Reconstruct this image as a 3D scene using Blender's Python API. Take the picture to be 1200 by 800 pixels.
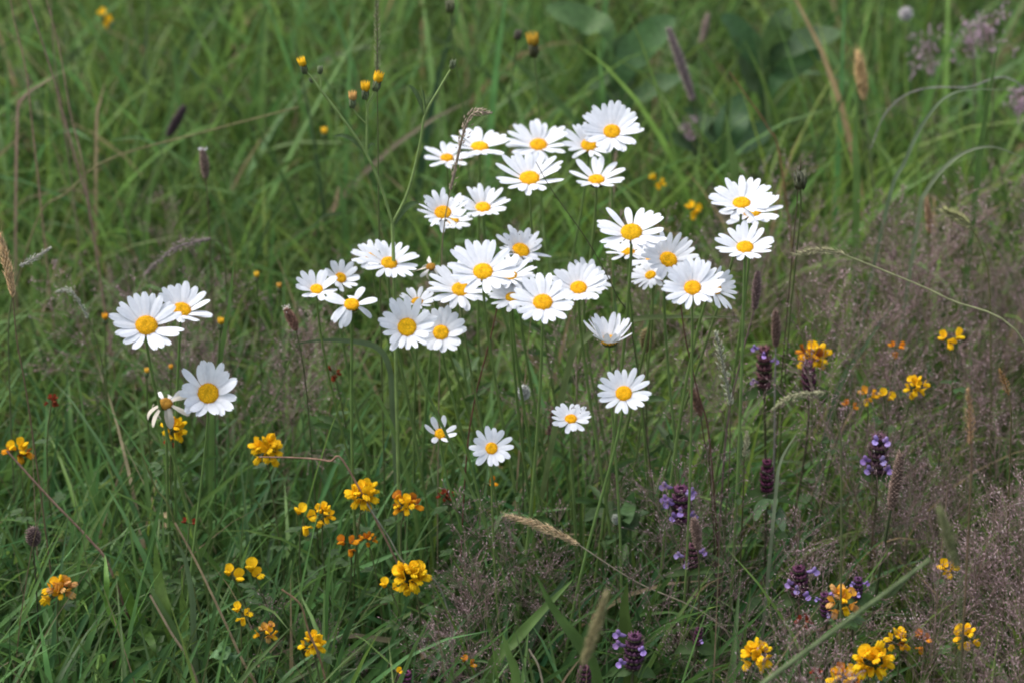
import bpy, math, random
import numpy as np
from mathutils import Vector, noise as mnoise

random.seed(7)
rng = np.random.default_rng(11)
R = math.radians
for o in list(bpy.data.objects):
    bpy.data.objects.remove(o)
scn = bpy.context.scene
COL = scn.collection

# ------------------------------------------------------------------ camera
CAM_H, PITCH, LENS, SENSOR = 1.30, R(24.0), 55.0, 22.2
F = LENS / SENSOR * 1200.0                      # focal length in photograph pixels
C = np.array([0.0, 0.0, CAM_H])
FWD = np.array([0.0, math.cos(PITCH), -math.sin(PITCH)])
RGT = np.array([1.0, 0.0, 0.0])
UPV = np.array([0.0, math.sin(PITCH), math.cos(PITCH)])
cd = bpy.data.cameras.new('camera')
cd.lens, cd.sensor_width, cd.clip_start, cd.clip_end = LENS, SENSOR, 0.05, 500.0
cd.dof.use_dof = True
cd.dof.focus_distance = 2.09
cd.dof.aperture_fstop = 3.7
cam = bpy.data.objects.new('camera', cd)
COL.objects.link(cam)
cam.location = C
cam.rotation_euler = (math.pi / 2 - PITCH, 0, 0)
scn.camera = cam

# ------------------------------------------------------------------ sky and light (overcast, soft)
SUN_EL, SUN_AZ = R(62.0), R(-70.0)              # azimuth from +Y (away from camera) towards +X
w = bpy.data.worlds.new('World')
scn.world = w
w.use_nodes = True
nt = w.node_tree
nt.nodes.clear()
sky = nt.nodes.new('ShaderNodeTexSky')
sky.sky_type = 'NISHITA'
sky.sun_disc = False
sky.sun_elevation = SUN_EL
sky.sun_rotation = SUN_AZ
sky.air_density, sky.dust_density, sky.ozone_density = 1.0, 4.0, 1.0
hs = nt.nodes.new('ShaderNodeHueSaturation')
hs.inputs['Saturation'].default_value = 0.62
bg = nt.nodes.new('ShaderNodeBackground')
bg.inputs['Strength'].default_value = 0.13
wo = nt.nodes.new('ShaderNodeOutputWorld')
nt.links.new(sky.outputs[0], hs.inputs['Color'])
nt.links.new(hs.outputs[0], bg.inputs['Color'])
nt.links.new(bg.outputs[0], wo.inputs['Surface'])
sd = bpy.data.lights.new('sun', 'SUN')
sd.energy, sd.angle, sd.color = 1.0, R(75.0), (1.0, 0.97, 0.93)
sun = bpy.data.objects.new('sun', sd)
COL.objects.link(sun)
sdir = Vector((math.sin(SUN_AZ) * math.cos(SUN_EL), math.cos(SUN_AZ) * math.cos(SUN_EL), math.sin(SUN_EL)))
sun.rotation_euler = sdir.to_track_quat('Z', 'Y').to_euler()
sun.location = sdir * 20
vs = scn.view_settings
vs.view_transform = 'Standard'
vs.look = 'None'
vs.gamma = 1.0
vs.use_curve_mapping = False
vs.exposure = 1.12
scn.render.engine = 'CYCLES'
scn.cycles.use_denoising = True
scn.cycles.max_bounces = 6
scn.cycles.diffuse_bounces = 4
scn.cycles.transmission_bounces = 4
scn.cycles.filter_width = 1.9


# ------------------------------------------------------------------ geometry helpers
def ray(px, py):
    return FWD + (px - 600) / F * RGT + (400 - py) / F * UPV


def at_z(px, py, z):
    d = ray(px, py)
    return C + d * ((z - CAM_H) / d[2])


def at_y(px, py, y):
    d = ray(px, py)
    return C + d * (y / d[1])


def proj(p):
    q = p - C
    d = q @ FWD
    return 600 + F * (q @ RGT) / d, 400 - F * (q @ UPV) / d, d


def nrm(v):
    v = np.asarray(v, float)
    return v / np.maximum(np.linalg.norm(v, axis=-1, keepdims=True), 1e-9)


def ground_z(x, y):
    return 0.012 * np.sin(x * 3.1 + 0.7) * np.cos(y * 2.3) + 0.008 * np.sin(x * 7.7 - y * 5.1)


class MB:
    """collects quads and triangles with a tint per vertex; build() links ONE mesh object"""
    def __init__(self):
        self.v, self.q, self.t, self.c, self.n = [], [], [], [], 0

    def add(self, v, quads=None, tris=None, col=(1, 1, 1)):
        v = np.asarray(v, float).reshape(-1, 3)
        col = np.asarray(col, float)
        if col.ndim == 1:
            col = np.tile(col, (len(v), 1))
        if quads is not None and len(quads):
            self.q.append(np.asarray(quads) + self.n)
        if tris is not None and len(tris):
            self.t.append(np.asarray(tris) + self.n)
        self.v.append(v)
        self.c.append(col.reshape(-1, 3))
        self.n += len(v)

    def tube(self, path, rad, n=6, col=(1, 1, 1)):
        path = np.asarray(path, float)
        m = len(path)
        rad = np.broadcast_to(np.asarray(rad, float), (m,))
        t = nrm(np.gradient(path, axis=0))
        ref = np.array([0.31, 0.93, 0.18])
        s = nrm(np.cross(t, ref))
        b = np.cross(t, s)
        a = np.linspace(0, 2 * math.pi, n, endpoint=False)
        v = path[:, None] + rad[:, None, None] * (np.cos(a)[None, :, None] * s[:, None] + np.sin(a)[None, :, None] * b[:, None])
        i = np.arange(m - 1)[:, None] * n
        j = np.arange(n)[None]
        k = (j + 1) % n
        q = np.stack([i + j, i + k, i + n + k, i + n + j], -1).reshape(-1, 4)
        c = np.asarray(col, float)
        if c.ndim == 2:
            c = np.repeat(c, n, 0)
        self.add(v, q, None, c)

    def grid(self, v, col):                      # v: (a, b, 3)
        a, b = v.shape[:2]
        i = np.arange(a - 1)[:, None] * b
        j = np.arange(b - 1)[None]
        q = np.stack([i + j, i + j + 1, i + b + j + 1, i + b + j], -1).reshape(-1, 4)
        c = np.asarray(col, float)
        self.add(v, q, None, c.reshape(-1, 3) if c.ndim > 1 else c)

    def grains(self, ctr, dirs, ln, wd, col, flat=0.75):
        """small pointed lens-shaped bodies (spikelets, scales, buds), one per row"""
        ctr, dirs = np.asarray(ctr, float).reshape(-1, 3), nrm(np.asarray(dirs, float).reshape(-1, 3))
        n = len(ctr)
        ln = np.broadcast_to(ln, (n,))
        wd = np.broadcast_to(wd, (n,))
        s = nrm(np.cross(dirs, np.array([0.21, 0.37, 0.9])))
        b = np.cross(dirs, s)
        mid = ctr - dirs * (ln * 0.12)[:, None]
        v = np.stack([ctr - dirs * ln[:, None] / 2, mid + s * wd[:, None] / 2, mid + b * wd[:, None] * flat / 2,
                      mid - s * wd[:, None] / 2, mid - b * wd[:, None] * flat / 2, ctr + dirs * ln[:, None] / 2], 1)
        f = np.array([[0, 2, 1], [0, 3, 2], [0, 4, 3], [0, 1, 4], [5, 1, 2], [5, 2, 3], [5, 3, 4], [5, 4, 1]])
        t = (np.arange(n)[:, None, None] * 6 + f[None]).reshape(-1, 3)
        c = np.asarray(col, float)
        if c.ndim == 2:
            c = np.repeat(c, 6, 0)
        self.add(v, None, t, c)

    def ellipsoid(self, c, ax, rx, ry, col, nu=8, nv=6, bend=0.0, side=None):
        ax = nrm(ax)
        s = nrm(np.cross(ax, np.array([0.2, 0.3, 0.93]))) if side is None else nrm(side)
        b = np.cross(ax, s)
        u = np.linspace(0.02, math.pi - 0.02, nv + 1)
        a = np.linspace(0, 2 * math.pi, nu, endpoint=False)
        v = (np.asarray(c) + ax * 0 + (-np.cos(u))[:, None, None] * rx * ax
             + (np.sin(u)[:, None, None] * ry) * (np.cos(a)[None, :, None] * s + np.sin(a)[None, :, None] * b)
             + (bend * (np.cos(u) ** 2))[:, None, None] * b)
        i = np.arange(nv)[:, None] * nu
        j = np.arange(nu)[None]
        k = (j + 1) % nu
        q = np.stack([i + j, i + k, i + nu + k, i + nu + j], -1).reshape(-1, 4)
        self.add(v, q, None, col)

    def build(self, name, m, parent=None, origin=(0, 0, 0), smooth=True):
        v = np.concatenate(self.v) - np.asarray(origin, float)
        c = np.concatenate(self.c)
        loops, starts, p = [], [], 0
        nq = nt_ = 0
        if self.q:
            q = np.concatenate(self.q)
            nq = len(q)
            loops.append(q.ravel())
        if self.t:
            t = np.concatenate(self.t)
            nt_ = len(t)
            loops.append(t.ravel())
        starts = np.concatenate([np.arange(nq) * 4, nq * 4 + np.arange(nt_) * 3])
        loops = np.concatenate(loops)
        me = bpy.data.meshes.new(name)
        me.vertices.add(len(v))
        me.vertices.foreach_set('co', v.astype(np.float32).ravel())
        me.loops.add(len(loops))
        me.loops.foreach_set('vertex_index', loops.astype(np.int32))
        me.polygons.add(len(starts))
        me.polygons.foreach_set('loop_start', starts.astype(np.int32))
        me.update(calc_edges=True)
        me.polygons.foreach_set('use_smooth', np.full(len(starts), smooth))
        at = me.attributes.new('tint', 'FLOAT_COLOR', 'POINT')
        at.data.foreach_set('color', np.concatenate([c, np.ones((len(c), 1))], 1).astype(np.float32).ravel())
        me.materials.append(m)
        o = bpy.data.objects.new(name, me)
        COL.objects.link(o)
        if parent is not None:
            o.parent = parent
        else:
            o.location = origin
        return o


def bez(p0, p1, p2, p3, n=14):
    t = np.linspace(0, 1, n)[:, None]
    return (1 - t) ** 3 * p0 + 3 * t * (1 - t) ** 2 * p1 + 3 * t * t * (1 - t) * p2 + t ** 3 * p3


def spline(pts, n=6):
    """Catmull-Rom through pts"""
    p = np.asarray(pts, float)
    p = np.vstack([2 * p[0] - p[1], p, 2 * p[-1] - p[-2]])
    out = []
    for i in range(1, len(p) - 2):
        t = np.linspace(0, 1, n, endpoint=False)[:, None]
        a, b, c, d = p[i - 1], p[i], p[i + 1], p[i + 2]
        out.append(0.5 * (2 * b + (c - a) * t + (2 * a - 5 * b + 4 * c - d) * t * t + (3 * b - a - 3 * c + d) * t ** 3))
    out.append(p[-2][None])
    return np.concatenate(out)


def ribbon(mb, path, width, col, side=None, fold=0.15, prof=None, turn=0.0, wave=0.0):
    """a creased leaf or blade along path; width is its full width"""
    path = np.asarray(path, float)
    m = len(path)
    s = np.linspace(0, 1, m)
    t = nrm(np.gradient(path, axis=0))
    view = nrm(C - path.mean(0))
    sd_ = nrm(np.cross(t, view if side is None else side))
    nm = np.cross(sd_, t)
    ang = turn * (0.4 + s)
    a_ = np.cos(ang)[:, None] * sd_ + np.sin(ang)[:, None] * nm
    n_ = np.cross(a_, t)
    if prof is None:
        prof = np.minimum(1, (1 - s) * 3.0) ** 0.8 * (0.7 + 0.3 * np.minimum(1, s * 4)) + 0.02
    wv = (width / 2 * prof)[:, None]
    rip = wave * np.sin(s * 21 + 1.3)[:, None] * wv
    ks = np.array([-1, -0.5, 0, 0.5, 1])
    v = np.stack([path + a_ * wv * k - n_ * wv * 2 * fold * (1 - abs(k)) + n_ * rip * k * abs(k) for k in ks], 1)
    c = np.asarray(col, float)
    if c.ndim == 2:
        c = np.repeat(c[:, None], 5, 1)
    mb.grid(v, c)


# ------------------------------------------------------------------ materials
def mat_plant(name, rough=0.55, trans=0.30, spec=0.3, nscale=120.0, namt=0.25, boost=1.5):
    m = bpy.data.materials.new(name)
    m.use_nodes = True
    t = m.node_tree
    t.nodes.clear()
    out = t.nodes.new('ShaderNodeOutputMaterial')
    at = t.nodes.new('ShaderNodeAttribute')
    at.attribute_name = 'tint'
    tc = t.nodes.new('ShaderNodeTexCoord')
    nz = t.nodes.new('ShaderNodeTexNoise')
    nz.inputs['Scale'].default_value = nscale
    nz.inputs['Detail'].default_value = 3
    t.links.new(tc.outputs['Object'], nz.inputs['Vector'])
    mr = t.nodes.new('ShaderNodeMapRange')
    mr.inputs['From Min'].default_value = 0.3
    mr.inputs['From Max'].default_value = 0.7
    mr.inputs['To Min'].default_value = 1 - namt
    mr.inputs['To Max'].default_value = 1 + namt
    t.links.new(nz.outputs['Fac'], mr.inputs['Value'])
    mx = t.nodes.new('ShaderNodeVectorMath')
    mx.operation = 'SCALE'
    t.links.new(at.outputs['Color'], mx.inputs[0])
    t.links.new(mr.outputs[0], mx.inputs['Scale'])
    pb = t.nodes.new('ShaderNodeBsdfPrincipled')
    pb.inputs['Roughness'].default_value = rough
    pb.inputs['Specular IOR Level'].default_value = spec
    t.links.new(mx.outputs[0], pb.inputs['Base Color'])
    if trans > 0:
        tr = t.nodes.new('ShaderNodeBsdfTranslucent')
        bs = t.nodes.new('ShaderNodeVectorMath')
        bs.operation = 'SCALE'
        bs.inputs['Scale'].default_value = boost
        t.links.new(mx.outputs[0], bs.inputs[0])
        t.links.new(bs.outputs[0], tr.inputs['Color'])
        ms = t.nodes.new('ShaderNodeMixShader')
        ms.inputs[0].default_value = trans
        t.links.new(pb.outputs[0], ms.inputs[1])
        t.links.new(tr.outputs[0], ms.inputs[2])
        t.links.new(ms.outputs[0], out.inputs['Surface'])
    else:
        t.links.new(pb.outputs[0], out.inputs['Surface'])
    return m


M_GRASS = mat_plant('grass_blades', 0.45, 0.36, 0.28, 40, 0.22, 1.45)
M_LEAF = mat_plant('leaf', 0.55, 0.25, 0.3, 160, 0.25)
M_STEM = mat_plant('green_stem', 0.5, 0.0, 0.3, 90, 0.2)
M_DRY = mat_plant('dry_stalk', 0.8, 0.12, 0.15, 150, 0.25)
M_SEED = mat_plant('seed_head', 0.75, 0.15, 0.2, 400, 0.3)
M_PETAL = mat_plant('white_petal', 0.6, 0.22, 0.2, 250, 0.05, 1.0)
M_DISC = mat_plant('yellow_disc', 0.75, 0.0, 0.15, 500, 0.2)
M_YEL = mat_plant('yellow_petal', 0.75, 0.32, 0.1, 500, 0.16, 1.1)
M_PUR = mat_plant('purple_petal', 0.6, 0.2, 0.2, 400, 0.15, 1.2)


def mat_soil():
    m = bpy.data.materials.new('soil')
    m.use_nodes = True
    t = m.node_tree
    pb = t.nodes['Principled BSDF']
    pb.inputs['Roughness'].default_value = 0.95
    tc = t.nodes.new('ShaderNodeTexCoord')
    nz = t.nodes.new('ShaderNodeTexNoise')
    nz.inputs['Scale'].default_value = 30
    nz.inputs['Detail'].default_value = 8
    cr = t.nodes.new('ShaderNodeValToRGB')
    cr.color_ramp.elements[0].position = 0.35
    cr.color_ramp.elements[0].color = (0.025, 0.035, 0.012, 1)
    cr.color_ramp.elements[1].position = 0.7
    cr.color_ramp.elements[1].color = (0.075, 0.075, 0.035, 1)
    bp = t.nodes.new('ShaderNodeBump')
    bp.inputs['Distance'].default_value = 0.02
    t.links.new(tc.outputs['Object'], nz.inputs['Vector'])
    t.links.new(nz.outputs['Fac'], cr.inputs['Fac'])
    t.links.new(cr.outputs[0], pb.inputs['Base Color'])
    t.links.new(nz.outputs['Fac'], bp.inputs['Height'])
    t.links.new(bp.outputs[0], pb.inputs['Normal'])
    return m


# ------------------------------------------------------------------ ground
def axis(lo, hi, a, b, n):
    return np.concatenate([[lo, lo * .5 + a * .5], np.linspace(a, b, n), [hi * .5 + b * .5, hi]])


gx = axis(-220, 220, -4, 4, 90)
gy = axis(-220, 260, -1, 9, 110)
GX, GY = np.meshgrid(gx, gy, indexing='ij')
mb = MB()
mb.grid(np.stack([GX, GY, ground_z(GX, GY) * (np.abs(GX) < 5)], -1), (1, 1, 1))
g = mb.build('ground', mat_soil())
g['kind'] = 'structure'


# ------------------------------------------------------------------ bookkeeping for things
PROT = []                                        # heads that the loose grass leaves clear


def tag(o, label, cat, group=None):
    o['label'] = label
    o['category'] = cat
    if group:
        o['group'] = group
    return o


def thing(name, label, cat, loc, group=None):
    o = bpy.data.objects.new(name, None)
    COL.objects.link(o)
    o.empty_display_size = 0.02
    o.location = loc
    return tag(o, label, cat, group)


def foot(x, y):
    return np.array([x, y, float(ground_z(x, y)) - 0.004])


def jit(col, a=0.12):
    return np.clip(np.asarray(col, float) * (1 + a * np.asarray([random.uniform(-1, 1)] * 3) + a * 0.4 * np.array([random.uniform(-1, 1) for _ in range(3)])), 0, 1)


GREEN_STEM = (0.13, 0.20, 0.055)
WHITE = (0.71, 0.735, 0.775)
GOLD = (0.83, 0.455, 0.010)


# ------------------------------------------------------------------ ox-eye daisies
def petal_mesh(P0, d, n, s, L, W, rise, curl, col, notch=True, twist=0.0):
    """one ray floret: P0 base, d outward, n face normal, s sideways"""
    U = np.array([0, .08, .2, .35, .5, .64, .76, .86, .93, .975, 1.0])
    wprof = np.where(U < .62, 0.42 + 0.58 * np.sin(np.minimum(1, U / .62) * math.pi / 2), np.sqrt(np.maximum(0.0, 1 - ((U - .62) / .39) ** 2)))
    V = np.array([-1, -.62, -.25, .25, .62, 1.0])
    mb = MB()
    ang = rise - curl * U ** 1.4
    dx = np.concatenate([[0], np.cumsum(np.diff(U) * np.cos((ang[1:] + ang[:-1]) / 2))]) * L
    dz = np.concatenate([[0], np.cumsum(np.diff(U) * np.sin((ang[1:] + ang[:-1]) / 2))]) * L
    grid = np.zeros((len(U), len(V), 3))
    for i in range(len(U)):
        tw = twist * U[i]
        sv = math.cos(tw) * s + math.sin(tw) * n
        nv = math.cos(tw) * n - math.sin(tw) * s
        for j, vv in enumerate(V):
            off = W / 2 * wprof[i] * vv
            back = 0.0
            if notch and i >= len(U) - 2:
                back = -0.035 * L * (1 if abs(vv) in (.25, 1.0) and abs(vv) == .25 else 0)
            groove = W * (0.055 * math.cos(vv * math.pi * 2.2) - 0.10 * vv * vv) * min(1, U[i] * 4)
            grid[i, j] = P0 + d * (dx[i] + back) + nv * (dz[i] * math.cos(tw) + groove) + sv * off
    mb.grid(grid, col)
    return mb


def disc_mesh(ctr, n, e1, e2, rd, tone):
    mb = MB()
    rr = np.array([1.0, .93, .78, .58, .36, .15, 0.01]) * rd
    hh = np.array([-.18, .12, .27, .36, .38, .33, .30]) * rd
    a = np.linspace(0, 2 * math.pi, 18, endpoint=False)
    v = ctr + rr[:, None, None] * (np.cos(a)[None, :, None] * e1 + np.sin(a)[None, :, None] * e2) + hh[:, None, None] * n
    v = np.concatenate([v, v[:, :1]], 1)
    mb.grid(v, np.asarray(tone) * 0.85)
    N = 170
    k = np.arange(N)
    r = np.sqrt((k + .5) / N)
    th = k * 2.39996
    h = np.interp(r, rr[::-1] / rd, hh[::-1] / rd) * rd
    c = ctr + (r * rd)[:, None] * (np.cos(th)[:, None] * e1 + np.sin(th)[:, None] * e2) + h[:, None] * n
    dirs = n + 0.55 * (r[:, None]) * (np.cos(th)[:, None] * e1 + np.sin(th)[:, None] * e2)
    cc = np.asarray(tone)[None] * (0.70 + 0.5 * np.random.default_rng(N).random((N, 1)))
    cc[r < .42] = cc[r < .42] * np.array([.82, .90, 1.0])
    cc[r > .8] = cc[r > .8] * np.array([1.0, .86, 1.0])
    mb.grains(c, dirs, rd * .20, rd * .14, cc, 1.0)
    return mb


def daisy(x, y, W, U, D, z, label, side=0.0, n=None, lean=None, style='', cat='daisy', seed=0):
    rs = random.Random(int(x * 13 + y * 7) + seed)
    P = at_z(x, y, z)
    dep = (P - C) @ FWD
    A = min(.97, (U + D) / (2.0 * W))
    B = (U - D) / (2.0 * W)
    cup = math.atan(B / math.sqrt(1 - A * A)) if style != 'cup' else R(62)
    cup = max(R(-12), min(R(40), cup)) if style != 'cup' else cup
    Rr = W / math.cos(cup if style != 'cup' else 0) * dep / F * (1.02 if style != 'cup' else 1)
    v = nrm(C - P)
    upi = nrm(UPV - v * (UPV @ v))
    s_ = R(side)
    nvec = nrm(v * A + math.sqrt(1 - A * A) * (math.cos(s_) * upi + math.sin(s_) * RGT))
    e1 = nrm(np.cross(np.array([0.0, 1.0, 0.0]), nvec))
    e2 = np.cross(nvec, e1)
    rd = Rr * rs.uniform(.265, .305)
    wf, cf, irr, miss = rs.uniform(.80, 1.04), rs.uniform(.4, 1.5), rs.uniform(3, 10), (rs.choice([0, 0, .04, .10]) if n is None or n > 15 else 0)
    lx = lean if lean is not None else rs.uniform(-.06, .06) + (.06 - P[0]) * rs.uniform(.1, .5) * (1 if abs(P[0]) < .22 else 0)
    ly = rs.uniform(-.02, .06)
    base = foot(P[0] + lx, P[1] + ly)
    t = thing('oxeye_daisy', label, cat, base, 'ox-eye daisies in the meadow')
    # stem
    neck = P - nvec * rd * 0.75
    p2 = neck - nvec * 0.035 - np.array([0, 0, 0.05])
    p1 = base + np.array([rs.uniform(-.04, .04), rs.uniform(-.03, .03), z * .45])
    path = bez(base, p1, p2, neck, 18)
    r0 = rs.uniform(.00105, .0014)
    mb = MB()
    mb.tube(path, np.linspace(r0 * 1.25, r0 * .9, 18), 7, jit(GREEN_STEM))
    mb.build('stem', M_STEM, t, base)
    # green cup of bracts under the head
    mb = MB()
    prof = np.array([(.12, -.78), (.5, -.66), (.86, -.42), (1.0, -.12), (.97, .05)]) * rd
    a = np.linspace(0, 2 * math.pi, 15)
    vv = P + prof[:, 0][:, None, None] * (np.cos(a)[None, :, None] * e1 + np.sin(a)[None, :, None] * e2) + prof[:, 1][:, None, None] * nvec
    mb.grid(vv, (0.05, 0.075, 0.028))
    k = 22
    th = np.linspace(0, 2 * math.pi, k, endpoint=False)
    rad = np.cos(th)[:, None] * e1 + np.sin(th)[:, None] * e2
    mb.grains(P + rad * rd * .9 - nvec * rd * .32, rad * .5 + nvec, rd * .75, rd * .3, np.tile((0.045, 0.07, 0.022), (k, 1)), .5)
    mb.build('bract_cup', M_LEAF, t, base)
    tone = jit(GOLD, .1) if style not in ('wither',) else (0.42, 0.22, 0.03)
    disc_mesh(P + nvec * rd * .05, nvec, e1, e2, rd, tone).build('flower_disc', M_DISC, t, base)
    # petals
    n = n or rs.choice([19, 20, 21, 22, 23, 25])
    off = rs.uniform(0, 6.28)
    for i in range(n):
        th = off + (i + rs.uniform(-.22, .22)) * 2 * math.pi / n
        d = math.cos(th) * e1 + math.sin(th) * e2
        s = -math.sin(th) * e1 + math.cos(th) * e2
        layer = i % 2
        if rs.random() < miss:
            continue
        L = (Rr - rd * .85) * rs.uniform(.86, 1.06)
        Wp = Rr * rs.uniform(.222, .285) * min(1.15, max(.9, 19.0 / n)) * wf
        curl = R(rs.uniform(-4, 26)) * cf
        rise = cup + R(rs.uniform(-irr, irr)) + (R(5) if layer else 0) + curl * .6
        tw = R(rs.uniform(-16, 16))
        col = WHITE
        if style == 'droop':
            if rs.random() < .25:
                continue
            if d @ UPV < -.1 or rs.random() < .25:
                rise -= R(45)
                curl += R(20)
        if style == 'ragged':
            L *= rs.uniform(.62, 1.05)
            rise += R(rs.uniform(-16, 22))
            tw += R(rs.uniform(-25, 25))
        if style == 'wither':
            if rs.random() < .12:
                continue
            rise = R(rs.uniform(-80, 30))
            curl = R(rs.uniform(10, 90))
            tw = R(rs.uniform(-80, 80))
            Wp *= .85
            L *= 1.15
            col = (0.66, 0.60, 0.50) if rs.random() < .6 else (0.72, 0.71, 0.68)
        if style == 'cup':
            rise = R(rs.uniform(32, 66))
            curl = R(rs.uniform(-22, 10))
            L *= 1.3
        P0 = P + d * rd * .84 + nvec * rd * (.02 + .07 * layer)
        petal_mesh(P0, d, nvec, s, L, Wp, rise, curl, col, True, tw).build('petal', M_PETAL, t, base)
    if style == 'ragged' or 'dark specks' in label:
        m_ = 26
        a_ = [rs.uniform(0, 6.28) if style == 'ragged' else rs.uniform(.1, 1.5) for _ in range(m_)]
        r_ = [rs.uniform(.4, 1.0) * Rr for _ in range(m_)]
        pp = np.stack([P + q_ * (math.cos(b_) * e1 + math.sin(b_) * e2) + nvec * (q_ * math.tan(cup) * .9 + .0035) for q_, b_ in zip(r_, a_)])
        mb = MB()
        mb.grains(pp, np.random.default_rng(5).normal(0, 1, (m_, 3)), .0022, .0008, (.06, .045, .05))
        mb.build('specks', M_SEED, t, base)
    # stem leaves (narrow, toothed)
    for i in range(rs.choice([2, 3, 4])):
        f = rs.uniform(.18, .62)
        q = path[int(f * 17)]
        az = rs.uniform(0, 6.28)
        L = rs.uniform(.022, .045)
        h = np.array([math.cos(az), math.sin(az), 0])
        lp = np.stack([q + h * L * u + np.array([0, 0, 1]) * L * (.75 * u - .35 * u * u) for u in np.linspace(0, 1, 8)])
        mb = MB()
        ribbon(mb, lp, .007, jit((0.05, 0.095, 0.025)), fold=.2, prof=np.array([.35, .5, .8, .65, 1, .75, .7, .08]), turn=rs.uniform(-1, 1))
        mb.build('leaf', M_LEAF, t, base)
    PROT.append((x, y - (U - D) * .35, W * 1.0, dep))
    return t


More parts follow.
